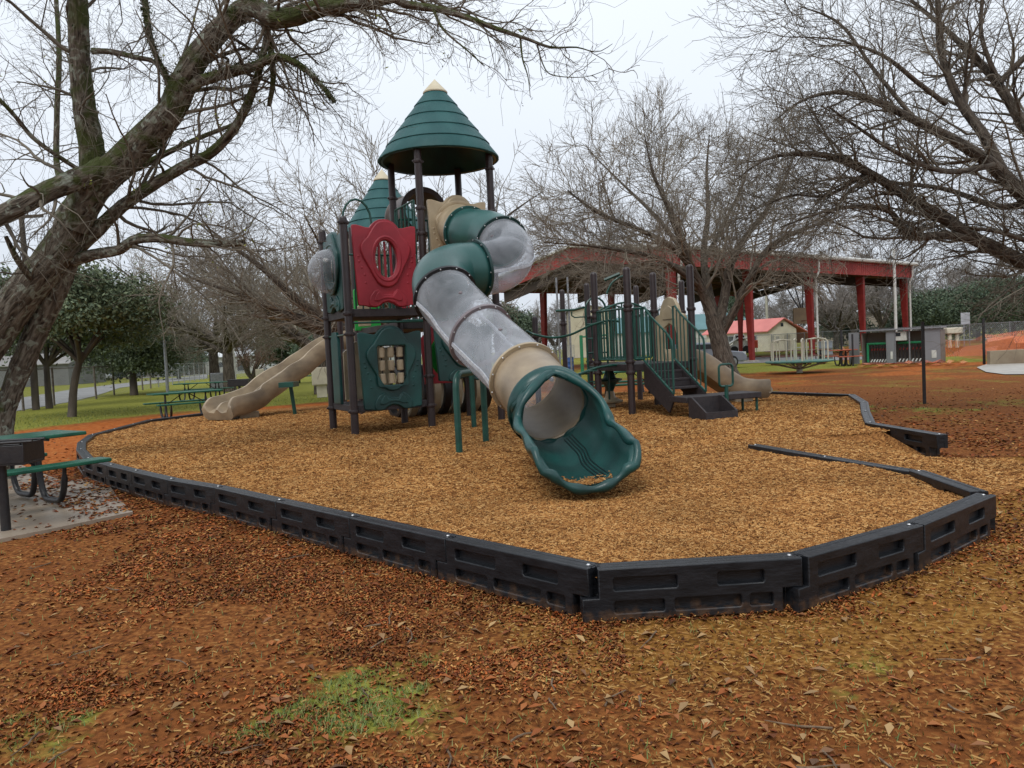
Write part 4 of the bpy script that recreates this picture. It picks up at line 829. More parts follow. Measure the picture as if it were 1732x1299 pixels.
def utility_box(loc, label, w=.5, h=.75, zb=.75, m=CREAM, name='utility_box', group='cream utility boxes on posts'):
    t = thing(name, label, 'utility box', loc, .3, group); mb = MB(); mb.box((0, 0, zb+h/2), (w, .4, h)); b = mb.build('box', m, t, local=True, bevel=.02)
    mb = MB(); mb.box((0, -.21, zb+h/2-.02), (w-.08, .015, h-.12)); mb.build('door', m, b, local=True, bevel=.005)
    mb = MB(); mb.box((0, 0, zb/2), (w*.55 if w > .6 else .14, .2, zb)); mb.build('pedestal', m, t, local=True); return t
a = G(545, 672); utility_box((a.x, a.y, 0), 'cream utility box on a pedestal seen between the wavy slide and the brown posts', w=.72, h=.72, zb=.5)
a = G(441, 655); utility_box((a.x, a.y, 0), 'small cream utility box on a thin post above the wavy slide', w=.5, h=.68, zb=.45)
a = G(369, 662); utility_box((a.x, a.y, 0), 'grey electrical cabinet at the foot of the pair of bare trees', w=.7, h=1.0, zb=.05, m=STEEL, group=None)
a = G(404, 0) if 0 else None
def pole(loc, h, r, label, m, name='pole', cat='pole', r2=None):
    mb = MB(); mb.tube([(loc[0], loc[1], 0), (loc[0]+h*.003, loc[1], h*.5), (loc[0], loc[1], h)], [r, r*.95, r2 or r*.9], 10); return tag(mb.build(name, m, None), label, cat)
a = G(284, 668); pole(a, 3.0, .09, 'plain grey metal post on the lawn beside the left fence', STEEL)
a = G(61, 693); t = thing('utility_pole', 'dark wooden pole at the fence behind the leaning tree', 'pole', (a.x, a.y, 0))
mb = MB(); mb.tube([(0, 0, 0), (0.05, 0, 4), (0, 0, 8.5)], [.15, .13, .10], 12); mb.build('shaft', BARKG, t, local=True); mb = MB(); mb.box((0, 0, 8.1), (1.8, .1, .12)); mb.build('crossarm', BARKG, t, local=True)
# ---- fences
def fence(pts, h, label, step=2.6, m=STEEL, rpost=.035, meshm=CHAIN, group='chain link fences round the park', name='chain_link_fence'):
    P = [Vector((p[0], p[1], 0)) for p in pts]; t = thing(name, label, 'fence', P[0], 0, group); net = MB(); uv = []
    for i in range(len(P)-1):
        a, b = P[i], P[i+1]; L = (b-a).length; n = max(1, round(L/step))
        MB().tube([a+V(0, 0, h), b+V(0, 0, h)], .022, 6).build('top_rail', m, t)
        for k in range(n+(i == len(P)-2)):
            q = a.lerp(b, k/n); MB().tube([q, q+V(random.uniform(-.03, .03), 0, h+.05)], rpost, 7).build('fence_post', m, t)
        net.add([a+V(0, 0, .03), b+V(0, 0, .03), b+V(0, 0, h), a+V(0, 0, h)], [(0, 1, 2, 3)]); uv.append(L)
    o = net.build('wire_mesh', meshm, t, smooth=False); ul = o.data.uv_layers.new()
    for p, L in zip(o.data.polygons, uv):
        for li in p.loop_indices:
            c = o.data.vertices[o.data.loops[li].vertex_index].co; d = (Vector((c.x, c.y, 0))+P[0]-P[uv.index(L)] if 0 else Vector((c.x, c.y, 0))).length; ul.data[li].uv = (d, c.z)
    return t
RUST = mat('weathered_pipe', (.14, .115, .09), (.08, .06, .045), 6, .8)
fence([(-19.0, 26.2), (-20.37, 31.73), (-21.26, 35.36), (-22.26, 40.8), (-24.0, 46), (-24.8, 50), (-26.5, 56)], 1.72, 'chain link fence with rusty posts along the road at the left', m=RUST, rpost=.05, step=4)
fence([(-26.5, 56), (-33, 84), (-20, 90), (8, 96)], 1.75, 'long chain link fence crossing behind the lawn and the far slide', m=STEEL)
fence([(30.5, 66), (38, 58), (46, 50), (58, 46)], 1.8, 'silver chain link fence below the dark evergreen trees at the right')
fence([(22, 92), (30.5, 66)], 1.8, 'chain link fence behind the open shelter columns')
# ---- cars
CARP = {}
def car(loc, rz, label, colr, kind='suv', group='vehicles parked in the distance', name='parked_car', cat='car'):
    if kind in CARP and CARP[kind][1] == colr:
        t = copy_tree(CARP[kind][0]); t.location = loc; t.rotation_euler.z = rz; t['label'] = label; return t
    t = thing(name, label, cat, loc, rz, group); L, W = 4.7, 1.8
    pr = {'suv': [(-2.35, .35), (-2.3, .95), (-2.2, 1.05), (-2.05, 1.65), (-1.8, 1.74), (.3, 1.74), (1.0, 1.12), (2.15, .98), (2.35, .75), (2.35, .35)], 'sedan': [(-2.35, .35), (-2.32, .95), (-1.6, 1.02), (-1.0, 1.40), (.2, 1.43), (1.0, .98), (2.1, .85), (2.35, .65), (2.35, .35)],
          'van': [(-2.4, .35), (-2.4, 1.95), (-2.2, 2.05), (1.2, 2.05), (1.7, 1.25), (2.3, 1.1), (2.4, .35)], 'pickup': [(-2.6, .45), (-2.6, 1.05), (-.7, 1.05), (-.6, 1.7), (.5, 1.72), (1.1, 1.12), (2.4, 1.02), (2.5, .45)]}[kind]
    pm = mat('car_paint_%s' % '_'.join(str(int(c*100)) for c in colr), colr, tuple(c*.85 for c in colr), 2, .3, coat=.6)
    mb = MB(); mb.curve(pr, (), W/2-.05, .05, Fr((0, 0, 0), (1, 0, 0), (0, 0, 1), (0, -1, 0))); b = mb.build('body', pm, t, local=True)
    wt = max(p[1] for p in pr); wx0 = {'suv': -1.95, 'sedan': -.95, 'van': .2, 'pickup': -.5}[kind]; wx1 = {'suv': .35, 'sedan': .25, 'van': 1.3, 'pickup': .55}[kind]
    for s in (-1, 1):
        mb = MB(); mb.curve([(wx0, 1.08), (wx0+.12, wt-.10), (wx1-.1, wt-.10), (wx1+.3, 1.08)], (), .006, 0, Fr((0, s*W/2, 0), (1, 0, 0), (0, 0, 1), (0, -1, 0))); mb.build('side_window', GLASS, b, local=True)
        for x in (-1.45, 1.45):
            mb = MB(); mb.lathe([(0, -.11), (.30, -.11), (.34, -.06), (.34, .06), (.30, .11), (0, .11)], fr=Fr((x, s*(W/2-.08), .34), (1, 0, 0), (0, 0, 1), (0, 1, 0)), n=20); wl = mb.build('wheel', RUB, t, local=True)
            mb = MB(); mb.lathe([(0, 0), (.2, 0), (.2, .015), (0, .02)], fr=Fr((x, s*(W/2+.035), .34), (1, 0, 0), (0, 0, 1), (0, s, 0)), n=14); mb.build('rim', STEEL, wl, local=True)
        mb = MB(); mb.box((2.33, s*.65, .78), (.06, .3, .14)); mb.build('headlight', WHITE, b, local=True)
    CARP[kind] = (t, colr); return t
a = D(217, 640, 112); car((a.x, 112, 0), .05, 'dark blue SUV parked across the road behind the left fence', (.05, .07, .10))
a = D(277, 638, 118); car((a.x, 118, 0), 1.3, 'dark car parked left in front of the pale carport', (.03, .03, .035), 'sedan')
a = D(301, 637, 120); car((a.x, 120, 0), 1.45, 'grey pickup parked right in front of the pale carport', (.12, .125, .13), 'pickup')
a = D(466, 620, 125); car((a.x, 125, 0), 0.1, 'white van parked far beyond the wavy slide', (.6, .62, .63), 'van')
a = D(160, 632, 108); car((a.x, 108, 0), -.1, 'pale car half hidden by the evergreen oak', (.45, .46, .47), 'sedan')
a = D(1186, 612, 40); car((a.x+.2, 41, 0), .35, 'silver car parked behind the stairs of the low play structure', (.20, .22, .27), 'sedan')
# ---- skid loader
a = D(1252, 597, 80); a.z = 0; t = thing('skid_loader', 'white and orange skid loader parked by the red roofed building', 'loader', (a.x, a.y, 0), 2.9)
mb = MB(); mb.curve([(-1.3, .4), (-1.3, 1.25), (-.6, 1.35), (-.4, 2.0), (.5, 2.0), (.75, 1.0), (1.1, .8), (1.1, .4)], (), .6, .05, Fr((0, 0, 0), (1, 0, 0), (0, 0, 1), (0, -1, 0))); mb.build('cab', WHITE, t, local=True)
mb = MB(); mb.curve([(-1.75, .5), (-1.75, 1.3), (-.75, 1.3), (-.75, .5)], (), .72, .05, Fr((0, 0, 0), (1, 0, 0), (0, 0, 1), (0, -1, 0))); mb.build('engine_cover', mat('orange_red_paint', (.55, .07, .03), None, 3, .4), t, local=True)
for s in (-1, 1):
    mb = MB(); mb.tube([(-1.2, s*.75, 1.5), (.2, s*.75, 1.6), (1.1, s*.75, 1.0), (1.5, s*.75, .4)], .09, 6); mb.build('lift_arm', WHITE, t, local=True)
    mb = MB(); mb.box((0, s*.66, 1.6), (.8, .02, .5)); mb.build('window', GLASS, t, local=True)
    for x in (-.6, .6): mb = MB(); mb.lathe([(0, -.14), (.36, -.14), (.4, -.08), (.4, .08), (.36, .14), (0, .14)], fr=Fr((x, s*.75, .4), (1, 0, 0), (0, 0, 1), (0, 1, 0)), n=18); mb.build('wheel', RUB, t, local=True)
mb = MB(); mb.curve([(1.3, .05), (2.1, .05), (1.5, .75), (1.3, .7)], (), .8, .01, Fr((0, 0, 0), (1, 0, 0), (0, 0, 1), (0, -1, 0))); mb.build('bucket', STEEL, t, local=True)
# ================================================================ OPEN SHELTER
SN, SR, SF, SL_ = V(9.5, 43.8, 0), V(33.7, 63.8, 0), V(23.5, 78.0, 0), V(-.7, 58.0, 0)
sh = thing('open_shelter', 'large open metal shelter with a red fascia and tapered red columns', 'shelter', (SN+SF)/2)
ex = (SR-SN).normalized(); LW = (SR-SN).length; ey = (SL_-SN).normalized(); WW = (SL_-SN).length; ZB, ZT, PK = 5.9, 6.95, 1.25
def SP(a, b, z): return SN+ex*a*LW+ey*b*WW+V(0, 0, z)
def ridged(p, q, z0, z1, name, slope0=0., slope1=0.):
    """profiled sheet metal fascia between two corners"""
    d = (q-p); L = d.length; d.normalize(); n = d.cross(ZU); k = int(L/.30); vs = []; fs = []; pts = []
    for i in range(k):
        for f_, o_ in ((0, 0), (.6, 0), (.7, .045), (.9, .045)): pts.append(((i+f_)/k, o_))
    pts.append((1, 0))
    for t_, o_ in pts:
        dz = slope0+(slope1-slope0)*t_; b = p+d*L*t_-n*(-o_-.05); vs += [b+V(0, 0, z0+dz), b+V(0, 0, z1+dz)]
    fs = [(2*i, 2*i+2, 2*i+3, 2*i+1) for i in range(len(pts)-1)]; mb = MB(); mb.add(vs, fs); o = mb.build(name, REDF, sh, smooth=False); s = o.modifiers.new('Solidify', 'SOLIDIFY'); s.thickness = .03; return o
ridged(SP(0, 0, 0), SP(1, 0, 0), ZB, ZT, 'fascia'); ridged(SP(1, 1, 0), SP(0, 1, 0), ZB, ZT, 'fascia')
for a in (0, 1):
    p, m__, q = SP(a, 0, 0), SP(a, .5, 0), SP(a, 1, 0)
    if a == 0: ridged(q, m__, ZB, ZT-.1, 'fascia', 0, PK); ridged(m__, p, ZB, ZT-.1, 'fascia', PK, 0)
    else: ridged(p, m__, ZB, ZT-.1, 'fascia', 0, PK); ridged(m__, q, ZB, ZT-.1, 'fascia', PK, 0)
RM = mat('roof_sheet', (.62, .62, .58), (.5, .5, .46), 2, .5); mb = MB()
for b0_, b1_, z0_, z1_ in ((-.02, .5, ZT+.05, ZT+PK+.05), (.5, 1.02, ZT+PK+.05, ZT+.05)):
    P4 = [SP(-.01, b0_, z0_), SP(1.01, b0_, z0_), SP(1.01, b1_, z1_), SP(-.01, b1_, z1_)]; mb.add(P4+[p-V(0, 0, .12) for p in P4], [(0, 1, 2, 3), (7, 6, 5, 4), (0, 4, 5, 1), (2, 6, 7, 3), (1, 5, 6, 2), (3, 7, 4, 0)])
mb.build('roof', RM, sh, smooth=False)
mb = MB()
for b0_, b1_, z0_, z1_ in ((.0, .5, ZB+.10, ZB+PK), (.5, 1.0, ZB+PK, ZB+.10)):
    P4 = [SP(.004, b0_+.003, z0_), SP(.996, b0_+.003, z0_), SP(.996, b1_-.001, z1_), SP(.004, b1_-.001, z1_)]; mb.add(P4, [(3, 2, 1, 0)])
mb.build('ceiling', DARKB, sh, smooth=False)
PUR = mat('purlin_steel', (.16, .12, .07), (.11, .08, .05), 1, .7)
for k in range(1, 14):
    b = k/14; z = ZB+.10+(PK-.10)*(1-abs(2*b-1))-.14; MB().box(((SP(0.005, b, z)+SP(.995, b, z))/2), (LW*.985, .09, .20), rz=math.atan2(ex.y, ex.x)).build('purlin', PUR, sh)
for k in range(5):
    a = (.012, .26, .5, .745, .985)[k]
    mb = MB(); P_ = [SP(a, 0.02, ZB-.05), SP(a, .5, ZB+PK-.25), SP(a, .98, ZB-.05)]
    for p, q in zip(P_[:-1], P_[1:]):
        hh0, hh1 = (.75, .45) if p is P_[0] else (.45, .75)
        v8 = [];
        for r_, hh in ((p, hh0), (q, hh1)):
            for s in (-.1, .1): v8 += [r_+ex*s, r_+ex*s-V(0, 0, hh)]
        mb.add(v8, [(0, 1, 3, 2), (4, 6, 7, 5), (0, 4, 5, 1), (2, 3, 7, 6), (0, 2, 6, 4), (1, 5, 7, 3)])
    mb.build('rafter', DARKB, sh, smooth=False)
    for b, sgn in ((.012, 1), (.988, -1)):
        a_ = a if sgn == 1 else min(.985, a+.12)
        c0 = SP(a_, b, 0); mb = MB(); vs = []
        for z, wd in ((0, .28), (ZB-.04, .62)):
            for s in (-.15, .15): vs += [c0+ex*s+V(0, 0, z), c0+ex*s+ey*sgn*wd+V(0, 0, z)]
        mb.add(vs, [(0, 1, 3, 2), (4, 6, 7, 5), (0, 4, 5, 1), (2, 3, 7, 6), (0, 2, 6, 4), (1, 5, 7, 3)]); cl = mb.build('column', REDS, sh, smooth=False, bevel=.02)
        mb = MB(); mb.box(c0+ey*sgn*.2+V(0, 0, .06), (.7, .7, .12), rz=math.atan2(ex.y, ex.x)); mb.build('footing', CONC, cl)
for a in (.018, .508, .99):
    p = SP(a, -.012, 0); mb = MB(); mb.tube([p+V(0, 0, ZT), p+V(0, 0, ZB+.1), p+ey*.25+V(0, 0, ZB-.35), p+ey*.25+V(0, 0, .2)], .075, 8); mb.build('downspout', WHITE, sh)
mb = MB(); mb.tube([SP(-.01, -.016, ZT+.04), SP(1.01, -.016, ZT+.06)], .15, 8); mb.build('gutter', WHITE, sh)
for a in (-.004, 1.004): MB().tube([SP(a, 0, ZT+.04), SP(a, .5, ZT+PK+.04), SP(a, 1, ZT+.04)], .13, 6).build('gable_trim', WHITE, sh)
# basketball backboard under the rafters
a = D(1358, 534, 57); t = thing('basketball_backboard', 'tan basketball backboard hung below the shelter roof on dark struts', 'backboard', a)
ex3 = V(.95, .30, 0); mb = MB(); mb.curve([(-.85, -.6), (.85, -.6), (.85, .6), (-.85, .6)], (), .03, .01, Fr(a, ex3, ZU, ex3.cross(ZU))); mb.build('board', mat('weathered_board', (.26, .19, .10), (.2, .14, .08), 2, .7), t)
mb = MB(); mb.tube([a+V(math.cos(i*math.pi/9)*.22, -.3+math.sin(i*math.pi/9)*.22, -.38) for i in range(18)], .02, 6, closed=True); mb.build('hoop', REDS, t)
for p in ((-1.6, -.5, 2.6), (-.6, .5, 3.2), (.1, 0, 3.1)): MB().tube([a+V(p[0]*.1, .05, .4), a+V(*p)], .045, 6).build('strut', BLKM, t)
# ---- well house with red roof
a = D(1300, 600, 84); a.z = 0
def gable_house(name, label, cat, corner, ux, uy, L, W, he, hp, wallm, roofm, wins=(), porch=0, over=.35, group=None, gwins=()):
    """corner = near corner; ux runs along the gable wall (width W), uy along the eave wall (length L)"""
    t = thing(name, label, cat, corner, 0, group); ux = Vector(ux).normalized(); uy = Vector(uy).normalized(); C = Vector(corner)
    mb = MB(); g = [(0, 0), (W, 0), (W, he), (W/2, hp), (0, he)]
    vs = [C+ux*x+V(0, 0, z) for x, z in g]+[C+ux*x+uy*L+V(0, 0, z) for x, z in g]; mb.add(vs, [(0, 1, 2, 3, 4), (9, 8, 7, 6, 5), (0, 5, 6, 1), (1, 6, 7, 2), (4, 9, 5, 0)]); wl = mb.build('wall', wallm, t, smooth=False)
    mb = MB(); sl = (hp-he)/(W/2)
    for x0, x1 in ((-over, W/2), (W/2, W+over+porch)):
        z0 = hp-sl*abs(x0-W/2)+.03; z1 = hp-sl*abs(x1-W/2)+.03 if x1 <= W+over else hp-sl*(W/2)-sl*.8*(x1-W)+.03
        P4 = [C+ux*x0-uy*over+V(0, 0, z0), C+ux*x1-uy*over+V(0, 0, z1), C+ux*x1+uy*(L+over)+V(0, 0, z1), C+ux*x0+uy*(L+over)+V(0, 0, z0)]
        mb.add([p+V(0, 0, .1) for p in P4]+P4, [(0, 1, 2, 3), (7, 6, 5, 4), (0, 4, 5, 1), (2, 6, 7, 3), (1, 5, 6, 2), (3, 7, 4, 0)])
    mb.build('roof', roofm, t, smooth=False)
    for y, z, w_, h_ in wins:
        mb = MB(); mb.box((y, z, 0), (w_, h_, .06), fr=Fr(C, uy, ZU, ux)); wn = mb.build('window', GLASS, t, smooth=False); mb = MB()
        for s in (-1, 1): mb.box((y+s*w_/2, z, -.01), (.07, h_+.1, .10), fr=Fr(C, uy, ZU, ux)); mb.box((y, z+s*h_/2, -.015), (w_+.1, .07, .10), fr=Fr(C, uy, ZU, ux))
        mb.build('frame', WHITE, wn, smooth=False)
    for x, z, w_, h_, m, nm in gwins:
        mb = MB(); mb.box((x, z, 0), (w_, h_, .08), fr=Fr(C, ux, ZU, uy)); mb.build(nm, m, t, smooth=False, bevel=.01)
    return t, C, ux, uy
ph, C_, ux_, uy_ = gable_house('well_house', 'small cream block building with a red metal roof beyond the park road', 'building', a, V(1, .12, 0), V(-.62, .78, 0), 8.2, 3.3, 2.35, 3.5, mat('cream_block', (.74, .70, .56), (.66, .61, .48), 1.5, .8), mat('red_roof', (.62, .20, .175), (.54, .165, .145), .8, .5),
    wins=((1.9, 1.45, 1.1, .65), (7.2, 1.4, .7, .6), (5.0, 1.55, 1.3, .7)), porch=2.6, gwins=((1.65, 2.85, .28, .38, GLASS, 'vent'), (.55, 1.3, .25, .9, mat('grey_meter', (.45, .44, .38), None, 4, .6), 'electrical_panel'), (1.1, 1.25, .35, .7, MATS['grey_meter'], 'electrical_panel'), (2.2, .95, .6, 1.6, mat('cream_door', (.50, .46, .36), None, 3, .6), 'door')))
for k in (.6, 4.5): p = C_+ux_*(3.3+2.3)+uy_*k; MB().tube([p, p+V(0, 0, 1.75)], .06, 8).build('porch_post', WHITE, ph)
WHH = mat('white_siding', (.52, .52, .48), (.44, .44, .41), 1, .7); TEALR = mat('teal_roof', (.09, .20, .21), (.075, .17, .18), .5, .6); GREYR = mat('grey_roof', (.25, .24, .23), (.2, .19, .18), .6, .8); WROOF = mat('white_metal_roof', (.62, .64, .64), (.55, .57, .57), .5, .5)
gable_house('long_building', 'long pale building with a teal roof behind the bare tree by the shelter', 'building', (12, 112, 0), (0, 1, 0), (1, .12, 0), 26, 14, 3.2, 5.6, WHH, TEALR, wins=())
gable_house('house', 'small white house seen left of the low play structure', 'house', (10.2, 128, 0), (1, .1, 0), (-.1, 1, 0), 7, 4.6, 2.2, 3.6, WHH, GREYR, gwins=((1.4, 1.2, .7, .8, GLASS, 'window'), (3.0, 1.2, .7, .8, GLASS, 'window')))
gable_house('tan_building', 'tall tan building seen through the overhead beam of the low play structure', 'building', (8.3, 103, 0), (1, .05, 0), (0, 1, 0), 8, 5.5, 6.4, 6.9, mat('tan_stucco', (.50, .45, .33), (.43, .38, .28), 1, .8), GREYR)
a = D(250, 640, 136)
gable_house('carport_house', 'long low house with a white metal roof beyond the left fence', 'house', (-69, 128, 0), (0, 1, 0), (1, -.03, 0), 15, 8, 2.6, 3.5, mat('brown_siding', (.16, .13, .11), (.12, .10, .085), 1, .8), WROOF, wins=((3, 1.4, 1.2, .9), (8, 1.4, 1.2, .9), (12, 1.3, .9, 1.4)))
gable_house('carport_house', 'pale low house with a carport behind the two parked cars', 'house', (-52, 130, 0), (0, 1, 0), (1, 0, 0), 13, 8, 2.7, 3.6, WHH, WROOF, wins=((2.5, 1.4, 1.2, .9), (6.5, 1.2, 2.2, 2.0)))
gable_house('house', 'low grey house at the far left behind the leaning tree', 'house', (-66, 88, 0), (0, 1, 0), (1, 0, 0), 15, 8, 2.5, 3.7, mat('grey_siding', (.17, .17, .17), (.14, .14, .14), 1, .8), GREYR, wins=((4, 1.4, 1.2, .9), (10, 1.4, 1.2, .9)))
gable_house('house', 'white house behind the far trees left of the brown posts', 'house', (-34, 150, 0), (0, 1, 0), (1, 0, 0), 10, 8, 2.7, 4.2, WHH, GREYR, wins=((3, 1.4, 1.2, .9),))
gable_house('house', 'pale house partly hidden behind the shelter columns', 'house', (47, 112, 0), (1, -.1, 0), (0, 1, 0), 8, 12, 2.7, 4.5, mat('beige_siding', (.42, .36, .28), (.36, .3, .23), 1, .8), GREYR, gwins=((3, 1.4, 1.2, .9, GLASS, 'window'), (8, 1.4, 1.2, .9, GLASS, 'window')))
# ================================================================ MERRY-GO-ROUND
mg_ = V(12.05, 31.9, 0); t = thing('merry_go_round', 'green merry-go-round with cream hand rails on bare soil', 'merry-go-round', mg_)
mb = MB(); mb.lathe([(0, .44), (1.33, .44), (1.36, .46), (1.36, .50), (1.33, .52), (0, .52)], o=mg_, n=48); mb.build('platform', mat('turning_green', (.06, .20, .16), (.045, .15, .12), 4, .45), t)
mb = MB(); mb.lathe([(0, 0), (.12, 0), (.12, .30), (.18, .43), (0, .43)], o=mg_, n=20)
for k in range(8): an = k*math.pi/4; mb.tube([mg_+V(.08*math.cos(an), .08*math.sin(an), .16), mg_+V(1.2*math.cos(an), 1.2*math.sin(an), .44)], .03, 6)
mb.build('hub', CREAM, t)
for k in range(6):
    an = k*math.pi/3+.25; d = V(math.cos(an), math.sin(an), 0); p0 = mg_+d*1.22; p1 = mg_+V(math.cos(an+.62), math.sin(an+.62), 0)*1.15; p2 = mg_+V(math.cos(an+.3), math.sin(an+.3), 0)*.5
    mb = MB(); mb.tube([p0+V(0, 0, .5), p0+V(0, 0, 1.28), (p0*.93+mg_*.07)+V(0, 0, 1.36), p0.lerp(p2, .55)+V(0, 0, 1.42), p2+V(0, 0, 1.38), p2+V(0, 0, .5)], .032, 8); mb.tube([p0.lerp(p2, .35)+V(0, 0, .5), p0.lerp(p2, .35)+V(0, 0, 1.38)], .02, 6); mb.build('hand_rail', CREAM, t)
# ---- irrigation cabinet: open metal box with green manifold and valves
c0 = G(1458, 617); c1 = G(1592, 614); d = (c1-c0); LC = d.length; d.normalize(); nb = V(-d.y, d.x, 0); HC = 1.62
t = thing('equipment_cabinet', 'long open galvanised cabinet with a green pipe manifold and red valves inside', 'cabinet', (c0+c1)/2); cf = Fr(c0, d, nb, ZU)
mb = MB(); mb.box((LC/2, .85, HC/2-.05), (LC, .04, HC-.1), fr=cf); mb.box((.02, .43, HC/2-.05), (.04, .82, HC-.1), fr=cf); mb.box((LC-.02, .43, HC/2-.05), (.04, .82, HC-.1), fr=cf); mb.box((LC/2, .43, .05), (LC-.1, .8, .06), fr=cf)
mb.build('carcass', mat('cabinet_inside', (.20, .17, .15), (.16, .13, .11), 2, .7), t, smooth=False)
mb = MB(); mb.box((LC/2, .40, HC), (LC+.12, 1.05, .07), fr=cf); CST = mat('cabinet_steel', (.27, .28, .30), (.23, .24, .26), .8, .4, metal=.35)
mb.build('roof', CST, t, smooth=False, bevel=.01)
for x in (0.33*LC, .44*LC, .62*LC, .80*LC): mb = MB(); mb.box((x, .03, HC/2), (.05, .05, HC-.05), fr=cf); mb.build('mullion', CST, t, smooth=False)
for x, w_ in ((.385*LC, .11*LC-.06), (.90*LC, .19*LC)):
    mb = MB(); mb.box((x, .0, HC/2), (w_, .03, HC-.10), fr=cf); dr = mb.build('door', CST, t, smooth=False); mb = MB(); mb.box((x+w_*.1, -.022, .42), (w_*.3, .012, .35), fr=cf); mb.build('notice', WHITE, dr, smooth=False)
mb = MB(); mb.box((-.30, -.16, HC/2), (.62, .03, HC-.1), rz=0, fr=Fr(c0, (d+nb*-.5), nb+d*.5, ZU)); dr = mb.build('door', CST, t, smooth=False)
mb = MB(); mb.tube([cf(.15, .35, .98), cf(LC*.33-.05, .35, .98)], .06, 8); mb.tube([cf(LC*.45, .35, .98), cf(LC*.79, .35, .98)], .06, 8); mb.tube([cf(.18, .35, .98), cf(.18, .35, .1)], .06, 8); mb.build('manifold', mat('pipe_green', (.02, .26, .11), None, 4, .4), t)
xs__ = [.11+.036*i for i in range(6)]+[.475+.045*i for i in range(3)]+[.64+.045*i for i in range(3)]
for x in xs__:
    p = cf(x*LC, .3, .55); mb = MB(); mb.tube([p+V(0, 0, .38), p, p+V(0, 0, -.4)], .032, 6); vb = mb.build('valve', BLKM, t); mb = MB(); mb.tube([p+V(0, 0, .1)-nb*.04, p+V(.06, 0, .2)-nb*.06], .026, 6); mb.build('handle', REDS, vb); mb = MB(); mb.tube([p+V(-.03, 0, -.45)-nb*.08, p+V(.05, 0, -.32)-nb*.08], .03, 6); mb.build('outlet', WHITE, vb)
mb = MB(); mb.box((.50*LC, .2, 1.30), (.55, .3, .42), fr=cf); mt_ = mb.build('controller', WHITE, t, smooth=False, bevel=.015); mb = MB(); mb.box((.475*LC, .042, 1.38), (.22, .012, .16), fr=cf); mb.build('screen', GLASS, mt_, smooth=False)
# ---- orange safety fence, stakes, mound, wall
def stake(px, py, h, label, r=.028, m=BLKM):
    p = G(px, py); mb = MB(); mb.box((p.x, p.y, h/2), (r*2, r*.7, h)); mb.box((p.x, p.y+r, h/2), (r*.6, r*2, h)); return tag(mb.build('steel_stake', m, None, smooth=False), label, 'stake', 'black steel stakes')
stake(1564, 683, 1.72, 'tall black steel stake alone on the soil in front of the open cabinet', .03)
stake(1424, 619, 1.75, 'black stake left of the cabinet, by the small red table', .04); stake(1443, 619, 1.5, 'black stake standing against the left door of the cabinet', .04); stake(1665, 616, 1.9, 'black stake at the end of the low concrete wall', .045)
def net(pts, label):
    mb = MB(); k = len(pts); vs = []; fs = []; L = 0; us = []
    for i, (x, y, z0, z1) in enumerate(pts):
        if i: L += math.hypot(x-pts[i-1][0], y-pts[i-1][1])
        for j in range(4): t_ = j/3; vs.append((x+random.uniform(-.06, .06), y+random.uniform(-.06, .06)+.25*math.sin(t_*6+i), z0+(z1-z0)*t_+random.uniform(-.02, .02))); us.append((L, t_*1.0))
    fs = [(4*i+j, 4*i+4+j, 4*i+5+j, 4*i+1+j) for i in range(k-1) for j in range(3)]; mb.add(vs, fs); o = mb.build('safety_fence', ONET, None); ul = o.data.uv_layers.new()
    for p in o.data.polygons:
        for li in p.loop_indices: ul.data[li].uv = us[o.data.loops[li].vertex_index]
    return tag(o, label, 'safety fence', 'orange plastic safety fences')
def npt(px, py, h0, h1): p = G(px, py); return (p.x, p.y, h0, h1)
net([npt(1450+i*11.5, 622-.4*i+(1.5 if i % 2 else 0), .02, .14+.10*abs(math.sin(i*1.7))) for i in range(17)], 'orange mesh fence slumped on the ground in front of the cabinet')
net([npt(1592, 606, .1, 1.0), npt(1605, 606, .05, .95), npt(1625, 606, .1, .9), npt(1645, 608, .02, .9), npt(1665, 612, .1, 1.25)], 'orange mesh fence standing between the cabinet and the low wall')
net([npt(1665, 613, .3, 1.2), npt(1690, 603, .3, 1.1), npt(1715, 600, .3, 1.2), npt(1750, 597, .3, 1.3), npt(1790, 596, .2, 1.3)], 'orange mesh fence draped over the low concrete wall at the right')
net([npt(1424, 617, .05, .95), npt(1431, 616, .05, .85), npt(1443, 617, .05, .95)], 'small piece of orange mesh between the two stakes left of the cabinet')
a = G(1672, 617); b_ = G(1800, 611); dd = (b_-a).normalized(); mb = MB(); mb.box(((a+b_)/2+V(0, 0, .28)), ((b_-a).length, .25, .56), rz=math.atan2(dd.y, dd.x)); tag(mb.build('concrete_wall', mat('stained_concrete', (.30, .25, .17), (.2, .15, .10), 1.5, .8), None, smooth=False, bevel=.02), 'low stained concrete wall at the right edge', 'wall')
p = G(1712, 597); mb = MB(); vs = []; n_ = 22
for i in range(n_+1):
    for j in range(n_+1):
        x, y = (i/n_-.5)*7, (j/n_-.5)*4; r_ = max(0, 1-math.hypot(x/3.5, y/2)); vs.append((p.x+x, p.y+y, 1.25*r_**.9*(.7+.6*float(vn(np.array(x*1.3), np.array(y*1.3), 3)))-.02))
mb.add(vs, [(i*(n_+1)+j, (i+1)*(n_+1)+j, (i+1)*(n_+1)+j+1, i*(n_+1)+j+1) for i in range(n_) for j in range(n_)])
tag(mb.build('dirt_mound', mat('red_dirt', (.42, .13, .045), (.28, .08, .028), 6, .9, bump=.8, bscale=12), None), 'mound of red dirt behind the orange fence at the right edge', 'dirt mound')
bench_to_table(D(1418, 592, 36), D(1445, 591, 36), 'small rust red picnic table left of the cabinet', L=1.1, m=mat('rust_red_paint', (.42, .09, .04), (.33, .07, .03), 4, .6))
